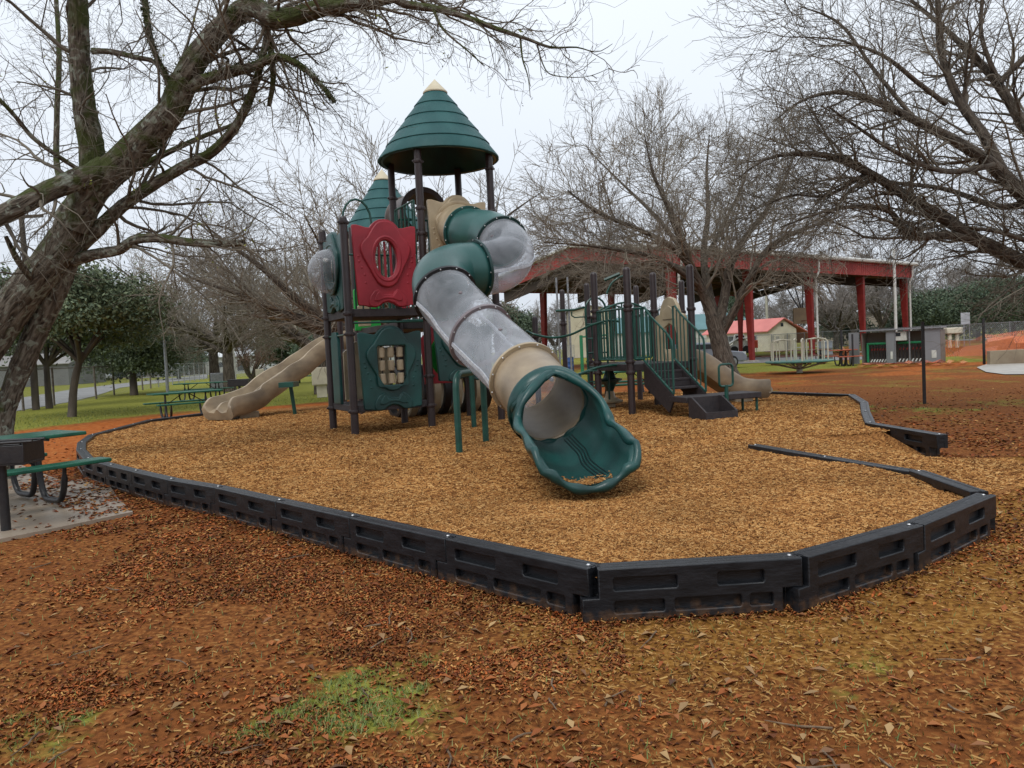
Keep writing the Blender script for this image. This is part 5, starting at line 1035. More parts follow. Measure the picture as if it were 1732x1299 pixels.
bench_to_table(D(1368, 609, 41), D(1320, 610, 41), 'brown picnic table behind the merry-go-round', L=2.0, m=mat('brown_wood', (.13, .06, .045), None, 4, .7)); bench_to_table(D(1412, 606, 40), D(1375, 607, 40), 'brown picnic table beside the grey bin under the shelter edge', L=1.6, m=MATS['brown_wood'])
def barrel(px, py, r, h, m, label, name='trash_barrel'):
    p = G(px, py); t = thing(name, label, 'barrel', p, 0, 'litter barrels'); mb = MB(); mb.lathe([(0, 0), (r*.95, 0), (r, .05), (r, h*.33), (r*1.04, h*.35), (r, h*.38), (r, h*.66), (r*1.04, h*.68), (r, h*.71), (r, h), (r*.93, h), (r*.93, .1), (0, .1)], o=p, n=24); mb.build('drum', m, t)
    mb = MB(); mb.tube([p+V(r*math.cos(i*math.pi/10), r*math.sin(i*math.pi/10), h) for i in range(20)], .02, 6, closed=True); mb.build('rim', STEEL, t)
barrel(1397, 611, .38, 1.15, mat('grey_drum', (.17, .19, .22), None, 4, .5), 'grey litter barrel behind the merry-go-round'); barrel(962, 628, .34, .9, mat('blue_drum', (.03, .09, .28), None, 4, .5), 'blue litter barrel seen left of the low play structure')
# cream riser pipes on the right, sign, white poles
p = G(1613, 588); t = thing('water_riser', 'pair of thick cream pipes with a bonnet behind the orange fence', 'pipe riser', p); mb = MB()
for s in (-.3, .3): mb.tube([p+V(s, 0, 0), p+V(s, 0, 1.1)], .15, 10)
mb.build('pipes', CREAM, t); mb = MB(); mb.box(p+V(0, 0, 1.35), (1.3, .6, .5)); mb.build('bonnet', CREAM, t, bevel=.08)
p = G(1631, 586); t = thing('street_sign', 'small grey rectangular sign on a post at the right fence', 'sign', p); MB().tube([p, p+V(0, 0, 2.3)], .05, 8).build('post', STEEL, t); mb = MB(); mb.box(p+V(0.1, -.06, 2.3), (.75, .03, .95)); mb.build('sign_plate', mat('sign_back', (.4, .42, .44), None, 3, .5), t, bevel=.01)
a = D(1515, 560, 60); pole((a.x, 60, 0), 8.0, .12, 'white pole rising behind the cabinet', WHITE)
a = D(1297, 540, 95); pole((a.x, 95, 0), 9.5, .16, 'thin pale pole beyond the red roofed building', mat('pale_pole', (.4, .4, .32), None, 3, .8))
a = D(1236, 560, 110); t = thing('utility_pole', 'utility pole with a crossarm seen through the bare tree branches', 'pole', (a.x, 110, 0)); mb = MB(); mb.tube([(0, 0, 0), (0, 0, 9.2)], .15, 8); mb.build('shaft', BARKG, t, local=True); mb = MB(); mb.box((0, 0, 8.7), (2.8, .12, .14)); mb.build('crossarm', BARKG, t, local=True)
a = D(404, 600, 60)
pole((D(376, 600, 50).x, 52, 0), 2.6, .1, 'white post leaning against the left trunk of the bare tree pair', WHITE)
for px, h in ((943, 6.2), (962, 6.2)):
    p = D(px, 520, 40.0); mb = MB(); mb.tube([(p.x, p.y, 0), (p.x, p.y, 5.2)], .05, 8); tag(mb.build('metal_pole', STEEL, None), 'thin grey metal pole, %s one of two left of the low play structure' % ('left' if px == 943 else 'right'), 'pole', 'thin grey poles')
p = D(984, 600, 45); t = thing('green_post', 'bright green swing frame post beyond the low play structure', 'post', (p.x, 45, 0)); MB().tube([(0, 0, 0), (0, 0, 2.2)], .10, 10).build('upright', mat('post_green', (.02, .2, .09), None, 3, .5), t, local=True); MB().tube([(0, 0, 2.1), (1.6, 0, 2.15)], .05, 8).build('arm', MATS['post_green'], t, local=True)
# green table behind the low structure
table((2.9, 19.6, .1), .15, 'green picnic table behind the posts of the low play structure', 'green picnic tables', L=2.2)
# ================================================================ TREES
def nrm(a): return a/np.maximum(np.linalg.norm(a, axis=-1, keepdims=True), 1e-9)
def tubes(P, R, k, rough=0.):
    n, p, _ = P.shape; T = np.gradient(P, axis=1); T = nrm(T); m = nrm(P[:, -1]-P[:, 0]); ref = np.where(np.abs(m[:, 2:3]) > .8, np.array([[1., 0, 0]]), np.array([[0., 0, 1.]]))
    u = nrm(np.cross(T, ref[:, None, :])); w_ = np.cross(T, u); a = np.arange(k)*2*np.pi/k; rr = R[:, :, None]*np.ones(k)
    if rough:
        for q in (2, 3, 5, 9): rr = rr*(1+rough*.5*np.sin(q*a+np.cumsum(rng.normal(0, .5, (n, p)), 1)[:, :, None])/math.sqrt(q))
        rr = rr*(1+rough*.35*rng.normal(0, 1, (n, p, k)))
    v = P[:, :, None, :]+rr[..., None]*(np.cos(a)[None, None, :, None]*u[:, :, None, :]+np.sin(a)[None, None, :, None]*w_[:, :, None, :])
    b = (np.arange(n)*p*k)[:, None, None]+(np.arange(p-1)*k)[None, :, None]; j = np.arange(k)[None, None, :]; j2 = (j+1) % k
    f = np.stack([b+j, b+j2, b+k+j2, b+k+j], -1).reshape(-1, 4); return v.reshape(-1, 3), f
def tubeuv(P, R, k):
    n, p, _ = P.shape; d = np.concatenate([np.zeros((n, 1)), np.cumsum(np.linalg.norm(np.diff(P, axis=1), axis=2), 1)], 1); rm = R.mean(1)[:, None, None]; j = np.arange(k)[None, None, :]*np.ones((n, p-1, 1)); c = 2*np.pi*rm/k; v0 = (d[:, :-1, None]+np.arange(n)[:, None, None]*3.1)*np.ones(k); v1 = (d[:, 1:, None]+np.arange(n)[:, None, None]*3.1)*np.ones(k)
    return np.stack([np.stack([j*c, v0], -1), np.stack([(j+1)*c, v0], -1), np.stack([(j+1)*c, v1], -1), np.stack([j*c, v1], -1)], -2).reshape(-1, 2)
def resamp(pts, n):
    p = np.array([list(q) for q in pts]); d = np.r_[0, np.cumsum(np.linalg.norm(np.diff(p[:, :3], axis=0), axis=1))]; t = np.linspace(0, d[-1], n); return np.stack([np.interp(t, d, p[:, i]) for i in range(p.shape[1])], 1)
def smoothlimb(pts, n=26, wob=.0):
    q = cmr([Vector(p[:3]) for p in pts], 6); r = np.interp(np.linspace(0, len(pts)-1, len(q)), range(len(pts)), [p[3] for p in pts]); a = np.column_stack([np.array([tuple(x) for x in q]), r]); a = resamp(a, n)
    if wob: a[1:-1, :3] += rng.normal(0, wob, (n-2, 3))
    return a
def grow(P, R, M, L0, L1, ang, trop, wander, p2, rk=.6, rmax=.1, tmin=.15, tip=.25, rtip=.0025, bias=None, lref=0):
    n, p, _ = P.shape; ln = np.linalg.norm(np.diff(P, axis=1), axis=2).sum(1); pr = ln/ln.sum(); idx = rng.choice(n, M, p=pr); t = tmin+(1-tmin)*rng.random(M)**.85
    f = t*(p-1); i = np.minimum(f.astype(int), p-2); fr_ = (f-i)[:, None]; o = P[idx, i]*(1-fr_)+P[idx, i+1]*fr_; r = (R[idx, i]*(1-fr_[:, 0])+R[idx, i+1]*fr_[:, 0])
    T = nrm(P[idx, i+1]-P[idx, i]); rd = rng.normal(0, 1, (M, 3)); rd = nrm(rd-T*(rd*T).sum(1, keepdims=True)); an = np.radians(rng.normal(ang, ang*.25, M))[:, None]
    d = nrm(np.cos(an)*T+np.sin(an)*rd); 
    if bias is not None: d = nrm(d+np.array(bias))
    L = rng.uniform(L0, L1, M)*(1-.45*t)*(np.clip(r/lref, .3, 1) if lref else 1); out = np.zeros((M, p2, 3)); out[:, 0] = o; st = (L/(p2-1))[:, None]
    for k in range(1, p2):
        out[:, k] = out[:, k-1]+d*st; d = nrm(d+rng.normal(0, wander, (M, 3))+np.array(trop)*(1.6/p2))
    r0_ = np.minimum(r*rk, rmax)*rng.uniform(.7, 1, M); r0_ = np.maximum(r0_, rtip*1.3); s = np.linspace(0, 1, p2)[None]; return out, np.maximum(r0_[:, None]*(1-s*(1-tip)), rtip)
def sweepcount(*a): pass
def tree(name, label, base, limbs, levels, cat='tree', group=None, bark=BARK2, twig=TWIG, sides=12, rough=.06, extra=None, n=26, limbmats=None, skip=1):
    t = thing(name, label, cat, base, 0, group); A = np.stack([smoothlimb(l, n) for l in limbs]); P, R = A[:, :, :3], A[:, :, 3]
    if limbmats:
        for m_, ids, nm in limbmats: v, f = tubes(P[ids], R[ids], sides, rough); npmesh(nm, v, f, m_, t, smooth=True, uv=tubeuv(P[ids], R[ids], sides))
    else: v, f = tubes(P, R, sides, rough); npmesh('trunk', v, f, bark, t, smooth=True, uv=tubeuv(P, R, sides))
    par = (P[skip:], R[skip:]); V_ = []; F_ = []; off = 0; allp = [par]; V2 = []; F2 = []; o2 = 0
    for li, lv in enumerate(levels):
        lv = dict(lv); k = lv.pop('k', 4); frm = lv.pop('src', None); src = par if frm is None else allp[frm]; par = grow(*src, **lv); allp.append(par)
        v, f = tubes(*par, k)
        V_.append(v); F_.append(f+off); off += len(v)
    npmesh('crown', np.concatenate(V_), np.concatenate(F_), twig, t, smooth=True)
    return t, allp
def leafcloud(C, per, spread, size, m, parent, name='foliage'):
    n = len(C)*per; c = np.repeat(C, per, 0)+rng.normal(0, 1, (n, 3))*np.array(spread); a = nrm(rng.normal(0, 1, (n, 3))); b = nrm(np.cross(a, rng.normal(0, 1, (n, 3)))); s = rng.uniform(.6, 1.3, n)[:, None]*size
    v = np.stack([c-a*s, c-b*s*.45, c+a*s, c+b*s*.45], 1).reshape(-1, 3); f = np.arange(n*4).reshape(n, 4); return npmesh(name, v, f, m, parent)
def L(*q): return [(*D(x, y, d), r) for x, y, d, r in q]
# ---- big leaning tree at the left
tb = D(-40, 820, 10.7)
limbs = [L((-210, 900, 10.5, 0.316), (-130, 740, 10.6, 0.289), (-50, 620, 10.7, 0.261), (20, 520, 10.7, 0.248), (75, 455, 10.7, 0.237), (115, 400, 10.7, 0.227), (140, 345, 10.7, 0.206), (165, 290, 10.65, 0.186)),
 L((4, 850, 11.1, 0.186), (2, 780, 11.1, 0.158), (8, 700, 11.1, 0.138), (32, 630, 11.1, 0.144), (62, 560, 11.05, 0.151), (95, 490, 10.95, 0.158), (115, 430, 10.9, 0.172)),
 L((158, 310, 10.65, 0.192), (157, 265, 10.6, 0.168), (148, 215, 10.5, 0.148), (140, 160, 10.4, 0.136), (134, 95, 10.3, 0.124), (133, 30, 10.2, 0.120), (130, -60, 10.1, 0.112), (138, -160, 10, 0.096)),
 L((120, 380, 10.6, 0.240), (155, 322, 10.55, 0.216), (200, 278, 10.5, 0.200), (248, 232, 10.4, 0.192), (288, 190, 10.3, 0.180), (316, 130, 10.2, 0.160), (348, 78, 10.1, 0.144), (385, 38, 10, 0.132), (425, 10, 9.9, 0.120), (455, 28, 9.8, 0.120), (490, 30, 9.7, 0.112), (540, 14, 9.6, 0.104), (600, 4, 9.4, 0.096), (670, -10, 9.2, 0.080), (760, -60, 9, 0.064)),
 L((175, 285, 10.5, 0.160), (150, 297, 10.3, 0.144), (110, 312, 10.1, 0.132), (65, 332, 9.9, 0.124), (20, 355, 9.7, 0.120), (-40, 385, 9.5, 0.112), (-130, 420, 9.2, 0.096)),
 L((122, 425, 10.9, 0.120), (160, 392, 10.8, 0.104), (205, 350, 10.7, 0.088), (255, 315, 10.6, 0.080), (310, 282, 10.5, 0.076), (352, 262, 10.4, 0.068), (388, 228, 10.3, 0.060), (412, 190, 10.2, 0.056), (432, 140, 10.1, 0.048), (450, 70, 10, 0.040), (458, 0, 9.9, 0.032)),
 L((125, 440, 10.8, 0.088), (160, 430, 10.7, 0.076), (200, 423, 10.6, 0.068), (228, 406, 10.5, 0.064), (270, 403, 10.4, 0.060), (320, 410, 10.2, 0.054), (365, 412, 10.1, 0.050), (412, 411, 10, 0.042)),
 L((312, 150, 10.2, 0.080), (345, 135, 10.1, 0.072), (390, 122, 10, 0.068), (430, 112, 9.9, 0.060), (470, 96, 9.8, 0.048), (520, 120, 9.7, 0.036), (566, 172, 9.6, 0.024)),
 L((157, 86, 10.3, 0.040), (190, 88, 10.2, 0.036), (230, 97, 10.1, 0.032), (262, 106, 10.1, 0.028), (285, 140, 10.2, 0.032)), L((243, -20, 10, 0.040), (250, 40, 10, 0.036), (262, 90, 10.1, 0.032), (278, 122, 10.2, 0.036), (292, 160, 10.3, 0.048)),
 L((130, 285, 10.2, 0.028), (95, 262, 10.0, 0.028), (55, 232, 9.8, 0.027), (20, 190, 9.6, 0.024), (-20, 150, 9.4, 0.024)),
 L((195, 300, 10.6, 0.056), (240, 280, 10.8, 0.048), (275, 262, 10.9, 0.040), (340, 232, 11.1, 0.032), (410, 205, 11.3, 0.024)),
 L((440, 20, 9.9, 0.056), (455, 70, 10, 0.044), (462, 130, 10.1, 0.036), (455, 180, 10.2, 0.028)),
 L((620, -60, 9.3, 0.060), (672, 0, 9.2, 0.048), (706, 10, 9.1, 0.044), (743, 16, 9.0, 0.038), (786, 28, 8.9, 0.032), (839, 48, 8.8, 0.026), (892, 66, 8.7, 0.019), (932, 80, 8.6, 0.014), (975, 80, 8.6, 0.008), (1010, 88, 8.5, 0.005), (1036, 74, 8.5, 0.003)),
 L((733, 16, 9.0, 0.018), (750, 50, 8.95, 0.014), (790, 85, 8.9, 0.009), (820, 112, 8.9, 0.005)), L((880, 64, 8.75, 0.013), (884, 100, 8.7, 0.009), (893, 130, 8.7, 0.006), (897, 165, 8.7, 0.003)), L((908, 72, 8.7, 0.010), (918, 108, 8.7, 0.007), (935, 127, 8.7, 0.006), (990, 130, 8.7, 0.004), (1032, 115, 8.7, 0.003)),
 L((145, 330, 10.8, 0.048), (100, 300, 11.4, 0.044), (96, 200, 11.6, 0.040), (100, 100, 11.8, 0.036), (95, 0, 12, 0.032)),
 L((60, 480, 10.6, 0.048), (30, 440, 10.2, 0.040), (10, 400, 10, 0.024))]
BT, ap = tree('leaning_tree', 'big leaning bare tree with lichen and moss on its limbs at the left edge', tb, limbs,
 [dict(M=260, L0=.8, L1=2.6, ang=52, trop=(0, 0, .10), wander=.20, p2=9, rk=.35, rmax=.032, k=6, rtip=.004, lref=.06),
  dict(M=1500, L0=.5, L1=1.5, lref=.022, ang=48, trop=(0, 0, .10), wander=.20, p2=7, rk=.55, rmax=.016, k=4, rtip=.0028),
  dict(M=4200, L0=.3, L1=.9, ang=42, trop=(0, 0, .05), wander=.22, p2=6, rk=.6, rmax=.007, k=3, rtip=.0018),
  dict(M=3800, L0=.12, L1=.4, ang=42, trop=(0, 0, .10), wander=.22, p2=4, rk=.6, rmax=.004, k=3, rtip=.0015)], bark=BARK, sides=22, rough=.085, n=46,
 skip=2, limbmats=[(BARK1, [0, 1], 'trunk')]+[(BARK1, [q_], 'limb') for q_ in range(2, 19)])
tp_ = ap[2][0][:, -1]; sel = rng.random(len(tp_)) < .10; sel &= tp_[:, 2] > 2.4; leafcloud(tp_[sel][:70], 3, (.05, .05, .06), .030, YEL, BT, 'yellow_leaves')
# moss tufts on the upper side of the mossy limbs
mp = np.concatenate([smoothlimb(limbs[i], 160) for i in (2, 3, 7, 9)]); k_ = rng.integers(0, len(mp), 2600); c = mp[k_, :3]+nrm(rng.normal(0, 1, (2600, 3))+np.array([-.3, 0, .4]))*(mp[k_, 3]*1.02)[:, None]
leafcloud(c, 3, (.02, .02, .02), .018, foliage('moss_tufts', (.075, .10, .028), (.02, .035, .012)), BT, 'moss')
sd_ = ap[3][0][:, -1]; sel = rng.random(len(sd_)) < .35; leafcloud(sd_[sel], 2, (.008, .008, .012), .011, foliage('seed_pods', (.07, .05, .03), (.03, .022, .015)), BT, 'seed_pods')
# ---- bare tree in front of the shelter
tb = G(1230, 640); d0 = tb.y
def Lo(*q): return [(*D(x, y, d0+d), r) for x, y, d, r in q]
limbs = [Lo((1236, 648, 0, 0.470), (1228, 620, 0, 0.395), (1220, 590, 0, 0.361), (1212, 560, 0, 0.336), (1206, 535, 0, 0.302)),
 Lo((1214, 560, 0, 0.286), (1192, 500, 0, 0.210), (1172, 460, -.5, 0.176), (1155, 415, -1, 0.143), (1130, 351, -1.5, 0.092), (1105, 293, -2, 0.050), (1090, 228, -2, 0.017)),
 Lo((1212, 550, .1, 0.218), (1198, 490, .5, 0.168), (1190, 430, 1, 0.134), (1198, 359, 1.5, 0.101), (1195, 293, 2, 0.059), (1200, 228, 2, 0.017)),
 Lo((1215, 556, 0, 0.235), (1226, 500, 0, 0.185), (1235, 450, 0, 0.151), (1262, 400, 0, 0.118), (1300, 351, 0, 0.084), (1335, 285, 0, 0.042), (1350, 236, 0, 0.017)),
 Lo((1222, 560, 0, 0.202), (1245, 520, -.5, 0.151), (1268, 470, -1, 0.126), (1300, 420, -1.5, 0.101), (1350, 392, -2, 0.067), (1420, 367, -2.5, 0.025)),
 Lo((1180, 470, -.3, 0.126), (1140, 420, -1, 0.109), (1080, 388, -2, 0.084), (1010, 359, -3, 0.059), (960, 322, -3.5, 0.025)),
 Lo((1178, 480, -.3, 0.118), (1120, 440, -2, 0.092), (1060, 425, -3, 0.067), (990, 415, -4, 0.042), (920, 410, -4.5, 0.017)),
 Lo((1160, 430, -.8, 0.109), (1110, 367, 0, 0.084), (1060, 318, 1, 0.050), (1010, 269, 1.5, 0.025), (990, 244, 1.5, 0.013)),
 Lo((1192, 440, 1, 0.101), (1230, 367, 2.5, 0.076), (1260, 302, 3.5, 0.042), (1270, 236, 4, 0.017)),
 Lo((1245, 500, -.5, 0.084), (1285, 455, -1.5, 0.059), (1320, 438, -2, 0.042), (1352, 446, -2.2, 0.025)), Lo((1170, 455, 0, 0.101), (1150, 384, 2, 0.076), (1120, 318, 3, 0.042), (1130, 236, 3.5, 0.017)),
 Lo((1182, 470, 0, 0.084), (1130, 445, 2, 0.067), (1060, 450, 4, 0.042), (980, 440, 5, 0.025), (900, 430, 6, 0.013))]
tree('bare_tree', 'wide bare tree with a forked grey trunk in front of the open shelter', tb, limbs,
 [dict(M=230, L0=1.5, L1=4.4, ang=45, trop=(0, 0, .22), wander=.17, p2=8, rk=.45, rmax=.055, k=5, rtip=.010),
  dict(M=2400, L0=.8, L1=2.2, ang=44, trop=(0, 0, .20), wander=.17, p2=7, rk=.6, rmax=.03, k=4, rtip=.008),
  dict(M=9500, L0=.45, L1=1.1, ang=40, trop=(0, 0, .20), wander=.18, p2=5, rk=.6, rmax=.012, k=3, rtip=.0048),
  dict(M=6500, L0=.3, L1=.8, ang=35, trop=(0, 0, .33), wander=.15, p2=4, rk=.6, rmax=.007, k=3, rtip=.004)], bark=BARK2, twig=TWIGT, sides=14, n=30)
# ---- bare tree reaching in from the right
limbs = [L((2230, 720, 14.5, 0.370), (2200, 620, 14.5, 0.311), (2120, 560, 14.3, 0.266), (2020, 520, 14, 0.222)),
 L((2080, 560, 14.2, 0.192), (1960, 520, 14, 0.170), (1850, 490, 13.8, 0.148), (1732, 444, 13.5, 0.130), (1650, 404, 13.3, 0.111), (1600, 372, 13.2, 0.096), (1530, 330, 13, 0.081), (1465, 290, 12.9, 0.067), (1392, 262, 12.8, 0.052), (1304, 266, 12.7, 0.026), (1250, 300, 12.6, 0.007)),
 L((1655, 406, 13.3, 0.089), (1600, 398, 13.2, 0.074), (1540, 400, 13, 0.063), (1522, 380, 12.9, 0.056), (1500, 355, 12.8, 0.044), (1440, 350, 12.7, 0.033), (1380, 362, 12.5, 0.022), (1320, 385, 12.4, 0.009)),
 L((2010, 500, 13.6, 0.192), (1900, 440, 13.4, 0.163), (1800, 380, 13.2, 0.141), (1732, 330, 13, 0.126), (1674, 276, 12.8, 0.104), (1624, 243, 12.6, 0.089), (1549, 204, 12.4, 0.067), (1484, 173, 12.2, 0.052), (1425, 156, 12, 0.037), (1360, 168, 11.9, 0.022), (1310, 205, 11.8, 0.007)),
 L((1700, 300, 12.9, 0.089), (1665, 230, 13, 0.081), (1629, 180, 13.1, 0.074), (1601, 120, 13.2, 0.063), (1589, 70, 13.3, 0.052), (1586, 0, 13.4, 0.044), (1570, -80, 13.5, 0.030)),
 L((1960, 440, 14, 0.148), (1850, 330, 14.2, 0.118), (1760, 250, 14.3, 0.104), (1686, 140, 14.4, 0.081), (1650, 100, 14.5, 0.067), (1600, 50, 14.6, 0.044), (1540, 0, 14.7, 0.030)),
 L((1600, 176, 12.9, 0.044), (1549, 137, 12.7, 0.037), (1500, 98, 12.5, 0.030), (1450, 77, 12.4, 0.022), (1400, 65, 12.3, 0.013), (1320, 62, 12.2, 0.004)),
 L((1680, 280, 12.6, 0.052), (1600, 290, 12.3, 0.041), (1520, 260, 12.1, 0.033), (1450, 215, 12, 0.022), (1400, 180, 11.9, 0.011)),
 L((1740, 340, 13.1, 0.067), (1690, 350, 13.4, 0.052), (1600, 320, 13.7, 0.041), (1520, 310, 14, 0.033), (1430, 300, 14.2, 0.022), (1370, 310, 14.3, 0.009)),
 L((1690, 140, 14.3, 0.059), (1740, 90, 14.2, 0.052), (1800, 30, 14, 0.037)), L((1690, 140, 14.3, 0.044), (1660, 60, 14.2, 0.037), (1665, -30, 14, 0.030)),
 L((1850, 480, 13.7, 0.067), (1760, 420, 13.2, 0.052), (1700, 395, 13, 0.037), (1640, 385, 12.8, 0.022)),
 L((1550, 205, 12.4, 0.037), (1480, 120, 12.6, 0.030), (1420, 40, 12.8, 0.022), (1350, 10, 12.9, 0.007)),
 L((1470, 290, 12.9, 0.037), (1400, 330, 13.1, 0.030), (1340, 330, 13.2, 0.018), (1290, 350, 13.3, 0.007))]
tree('bare_tree', 'bare tree whose long limbs reach into the picture from the right edge', D(2230, 760, 14.5), limbs,
 [dict(M=380, L0=.8, L1=2.6, ang=46, trop=(0, 0, .06), wander=.18, p2=8, rk=.45, rmax=.032, k=5, rtip=.005, bias=(-.12, 0, 0)),
  dict(M=2700, L0=.5, L1=1.5, ang=44, trop=(0, 0, .10), wander=.18, p2=7, rk=.6, rmax=.016, k=4, rtip=.0035),
  dict(M=7500, L0=.25, L1=.8, ang=42, trop=(0, 0, .12), wander=.2, p2=5, rk=.6, rmax=.007, k=3, rtip=.0025),
  dict(M=3500, L0=.15, L1=.45, ang=42, trop=(0, 0, .15), wander=.2, p2=4, rk=.6, rmax=.004, k=3, rtip=.002)], bark=BARK2, twig=TWIG, sides=14, rough=.07, n=40)
# ---- generic bare tree: short trunk, limbs that spread and curve upward
def generic(seed, h=9, spread=5.5, tr=.3, fork=.22, nl=8, lean=0):
    r = random.Random(seed); fz = h*fork; ls = [[(0, 0, 0, tr*1.25), (lean*.3, 0, fz*.5, tr), (lean*.6, 0, fz, tr*.9)]]
    for i in range(nl):
        a = i*2*math.pi/nl+r.uniform(-.4, .4); s = spread*r.uniform(.55, 1.0); up = h*r.uniform(.65, 1)-s*.25; z0 = fz*r.uniform(.75, 1); q = []
        for t_ in (0, .15, .35, .6, .85, 1): q.append((lean*.6+math.cos(a)*s*t_**.9+r.uniform(-.2, .2)*t_, math.sin(a)*s*t_**.9, z0+(up-z0)*t_**(1.1 if i % 2 else .8)+r.uniform(-.2, .2)*t_, tr*(.62*(1-t_)**1.1+.03)))
        ls.append(q)
    return ls
def gtree(name, label, loc, seed, lv=1., twig=TWIGF, group=None, rz=0, sc_=1., rt=1., **kw):
    ls = generic(seed, **kw); h = kw.get('h', 9)
    t, _ = tree(name, label, (0, 0, 0), ls, [dict(M=int(110*lv), L0=h*.12, L1=h*.36, ang=42, trop=(0, 0, .2), wander=.17, p2=7, rk=.5, rmax=.06, k=4, rtip=.012*rt), dict(M=int(800*lv), L0=h*.08, L1=h*.22, ang=42, trop=(0, 0, .22), wander=.18, p2=5, rk=.6, rmax=.025, k=3, rtip=.010*rt), dict(M=int(3000*lv), L0=h*.05, L1=h*.13, ang=40, trop=(0, 0, .22), wander=.18, p2=4, rk=.6, rmax=.012, k=3, rtip=.008*rt)], twig=twig, sides=9, group=group, n=14)
    t.location = loc; t.rotation_euler.z = rz; t.scale = (sc_,)*3; return t
p = G(389, 662); gtree('bare_tree', 'right hand tree of the pair of bare trees behind the picnic tables at the left', (p.x, p.y, 0), 11, lv=1.3, twig=TWIGT, h=9.0, spread=6.6, tr=.30, fork=.30, nl=9, rt=1.2)
p = D(364, 650, 49); gtree('bare_tree', 'left hand tree of the pair of bare trees with a reddish lower trunk', (p.x, p.y, 0), 12, lv=1.3, twig=TWIGT, h=10, spread=7.5, tr=.30, fork=.28, nl=9, rt=1.3)
gtree('bare_tree', 'bare tree rising behind the red window panel and the two cone roofs', (-5.2, 27, 0), 13, lv=1.9, twig=TWIGT, h=9.4, spread=7.6, tr=.34, fork=.24, nl=11, rt=.75)
gtree('bare_tree', 'bare tree with low arching limbs close behind the brown posts at the left', (-8.5, 34, 0), 15, lv=1.15, twig=TWIGT, h=8.6, spread=6.5, tr=.3, fork=.24, nl=10, rt=.9)
p = D(425, 645, 60); gtree('flowering_shrub', 'reddish many stemmed shrub behind the small cream utility box', (p.x, 60, 0), 14, lv=1.0, twig=TWIGR, h=5.5, spread=3.0, tr=.14, fork=.05, nl=10, rt=1.0)['category'] = 'shrub'
# ---- far bare trees: three kinds, copied
FG = 'bare trees along the horizon'; protos = [gtree('far_bare_tree', 'x', (0, 0, 0), 20+i, lv=.8, h=9.5+i, spread=6-i*.6, tr=.28, fork=.2, nl=8, rt=2.3, group=FG) for i in range(3)]
spots = [(1415, 78, .95, 'dark bare tree between the second and third red shelter columns'), (1445, 92, 1.15, 'bare tree just right of the second tall red column'), (1492, 84, .98, 'bare tree behind the white pole and cabinet'), (1530, 105, 1.1, 'bare tree at the last red shelter column'),
 (1590, 118, 1.1, 'bare crown above the left end of the dark evergreens'), (1650, 125, 1.2, 'bare crown above the middle of the dark evergreens'), (1710, 120, 1.15, 'bare crown above the right end of the dark evergreens'), (1345, 125, .9, 'small bare tree above the ridge of the red roofed building'), (1308, 135, .8, 'low bare tree left of the ridge of the red roofed building'),
 (905, 120, .85, 'bare tree seen right of the clear tube elbow below the shelter eave'), (940, 112, .8, 'bare tree behind the lone brown post right of the tube slide'), (990, 135, .8, 'bare tree behind the tan building'), (1060, 130, .7, 'bare tree beyond the teal roofed building'),
 (215, 110, 1.0, 'bare tree behind the carport house at the left'), (320, 122, 1.0, 'bare tree beyond the pale carport'), (480, 105, .9, 'bare tree left of the brown posts far off'), (520, 120, 1.0, 'bare tree close left of the brown posts far off'), (20, 95, 1.1, 'bare tree far behind the leaning trunk'), (90, 100, 1.15, 'bare tree behind the wooden pole at the left'),
 (560, 95, 1.0, 'bare tree hidden mostly by the left play tower'), (620, 110, 1.0, 'bare tree seen between the posts of the left play tower'), (770, 105, .9, 'bare tree seen under the top roof of the tower'), (150, 130, 1.0, 'bare tree beyond the evergreen oak'), (265, 140, .9, 'pale bare tree above the parked cars'), (1180, 140, .8, 'bare tree above the teal roof'), (1265, 150, .8, 'bare tree beside the utility pole with a crossarm')]
for i, (px, Yd, s, lab) in enumerate(spots):
    p = D(px, 600, Yd); t = protos[i % 3] if i < 3 else copy_tree(protos[i % 3]); t.location = (p.x, Yd, 0); t.rotation_euler.z = i*1.3; t.scale = (s,)*3; t['label'] = lab
# ---- leafy trees
def leafy(name, label, loc, h, rx, rz_, n, per, size, m, trunk=.2, seed=1, cat='tree', group=None, zc=None, ry=None, lean=0., bark=BARKG):
    t = thing(name, label, cat, loc, 0, group); zc = zc or h-rz_; ry = ry or rx; g = np.random.default_rng(seed); C = []
    lobes = [(g.uniform(-1, 1)*rx*.62, g.uniform(-1, 1)*ry*.62, zc+g.uniform(-.8, .85)*rz_*.62, g.uniform(.30, .52)) for _ in range(16)]
    while len(C) < n:
        x, y, z, s = lobes[g.integers(0, 16)]; d = g.normal(0, 1, 3); d /= np.linalg.norm(d); q = g.random()**.45
        C.append((x+d[0]*q*s*rx, y+d[1]*q*s*ry, z+d[2]*q*s*rz_*.9))
    C = np.array(C); loc = Vector(loc); Lb = []; Lb.append([(0, 0, 0, trunk*1.2), (lean*.3, 0, zc*.3, trunk), (lean, 0, zc*.6, trunk*.85)])
    for x, y, z, s in lobes[:12]: Lb.append([(lean*.8, 0, zc*.5, trunk*.6), (lean*.6+x*.4, y*.4, zc*.6+(z-zc*.6)*.35, trunk*.4), (x, y, z, trunk*.1)])
    A = np.stack([smoothlimb(l, 10) for l in Lb]); v, f = tubes(A[:, :, :3], A[:, :, 3], 9, .05); npmesh('trunk', v+np.array(loc), f, bark, t, smooth=True)
    leafcloud(C+np.array(loc), per, (size*2.2,)*3, size, m, t, 'crown'); return t
p = G(122, 705); leafy('evergreen_oak', 'dark evergreen oak with a slim curved trunk on the lawn at the left', (p.x, p.y, 0), 5.7, 3.7, 2.0, 3600, 14, 0.075, OAK, .125, 3, lean=.5, zc=3.65)
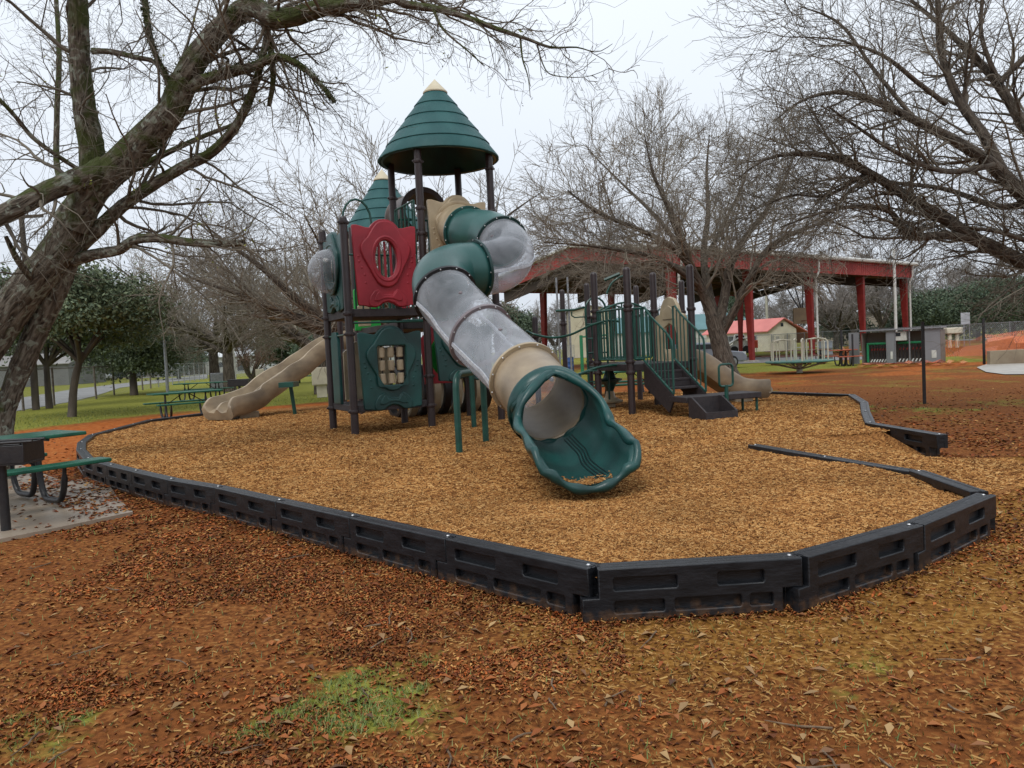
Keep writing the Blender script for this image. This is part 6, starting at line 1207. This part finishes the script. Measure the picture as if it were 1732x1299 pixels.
leafy('evergreen_oak', 'evergreen oak further back between the leaning tree and the wooden pole', (p.x-5.0, p.y+7, 0), 5.6, 3.0, 2.0, 1500, 12, .09, OAK, .13, 4)
p = D(225, 640, 44); leafy('evergreen_oak', 'rounded evergreen behind the right side of the slim curved oak', (p.x, 44, 0), 5.0, 3.6, 2.2, 2200, 13, .10, OAK, .2, 5)
for px, Yd, h, rx, lab, sd in ((1590, 78, 6.6, 4.6, 'left of the dark evergreens behind the right fence', 1), (1655, 86, 7.4, 5.2, 'middle one of the dark evergreens behind the right fence', 2), (1715, 76, 7.4, 5.0, 'right one of the dark evergreens, at the picture edge', 3), (1790, 82, 7.5, 6, 'dark evergreen cut by the right picture edge', 4), (1555, 96, 6.8, 4, 'farther dark evergreen right of the last shelter column', 5),
 (1425, 100, 6.2, 3.6, 'dark evergreen behind the basketball backboard', 6), (868, 75, 6.6, 2.8, 'dark pointed evergreen right of the clear tube', 7), (490, 88, 6.2, 4.2, 'evergreen above the top of the wavy slide', 8), (535, 82, 5.6, 3.0, 'evergreen left of the lower brown posts', 9), (300, 92, 4.6, 4.5, 'low evergreen behind the parked cars', 10), (1290, 120, 3.2, 3.2, 'low shrub beyond the red roofed building', 11)):
    p = D(px, 600, Yd); leafy('evergreen_tree', lab, (p.x, Yd, 0), h, rx, h*.42, 2600, 10, .13, EVG, .22, 30+sd, zc=h*.54)
p = D(1250, 540, 105); t = leafy('palm_like_tree', 'tall shaggy evergreen seen behind the first red shelter column', (p.x, 105, 0), 9.2, 1.2, 2.6, 500, 10, .22, EVG, .2, 60, zc=6.8)
# low far thicket so that the horizon never shows a bare line
def thicket(x0, x1, Yd, h, n, label, m, size=.26):
    a = D(x0, 600, Yd); b = D(x1, 600, Yd); C = np.column_stack([rng.uniform(a.x, b.x, n), rng.normal(Yd, 4, n), np.zeros(n)]); C[:, 2] = rng.random(n)**.8*h*(.55+.8*fbm(C[:, 0]*.12, C[:, 1]*0+1, 70))
    o = leafcloud(C, 6, (.7, .7, .5), size, m, None, 'far_thicket'); tag(o, label, 'thicket', kind='stuff')
FAR = foliage('thicket_brown', (.15, .14, .11), (.08, .075, .06)); FAR2 = foliage('thicket_green', (.055, .07, .04), (.025, .035, .022))
thicket(-350, 640, 175, 6.5, 4200, 'grey brown thicket along the far left horizon', FAR); thicket(840, 2100, 175, 6.0, 5200, 'grey brown thicket along the far right horizon', FAR)
thicket(-350, 560, 150, 3.4, 1500, 'low green thicket along the far left horizon', FAR2); thicket(1400, 2100, 105, 3.0, 2200, 'low green thicket under the evergreens at the right', FAR2, .22)
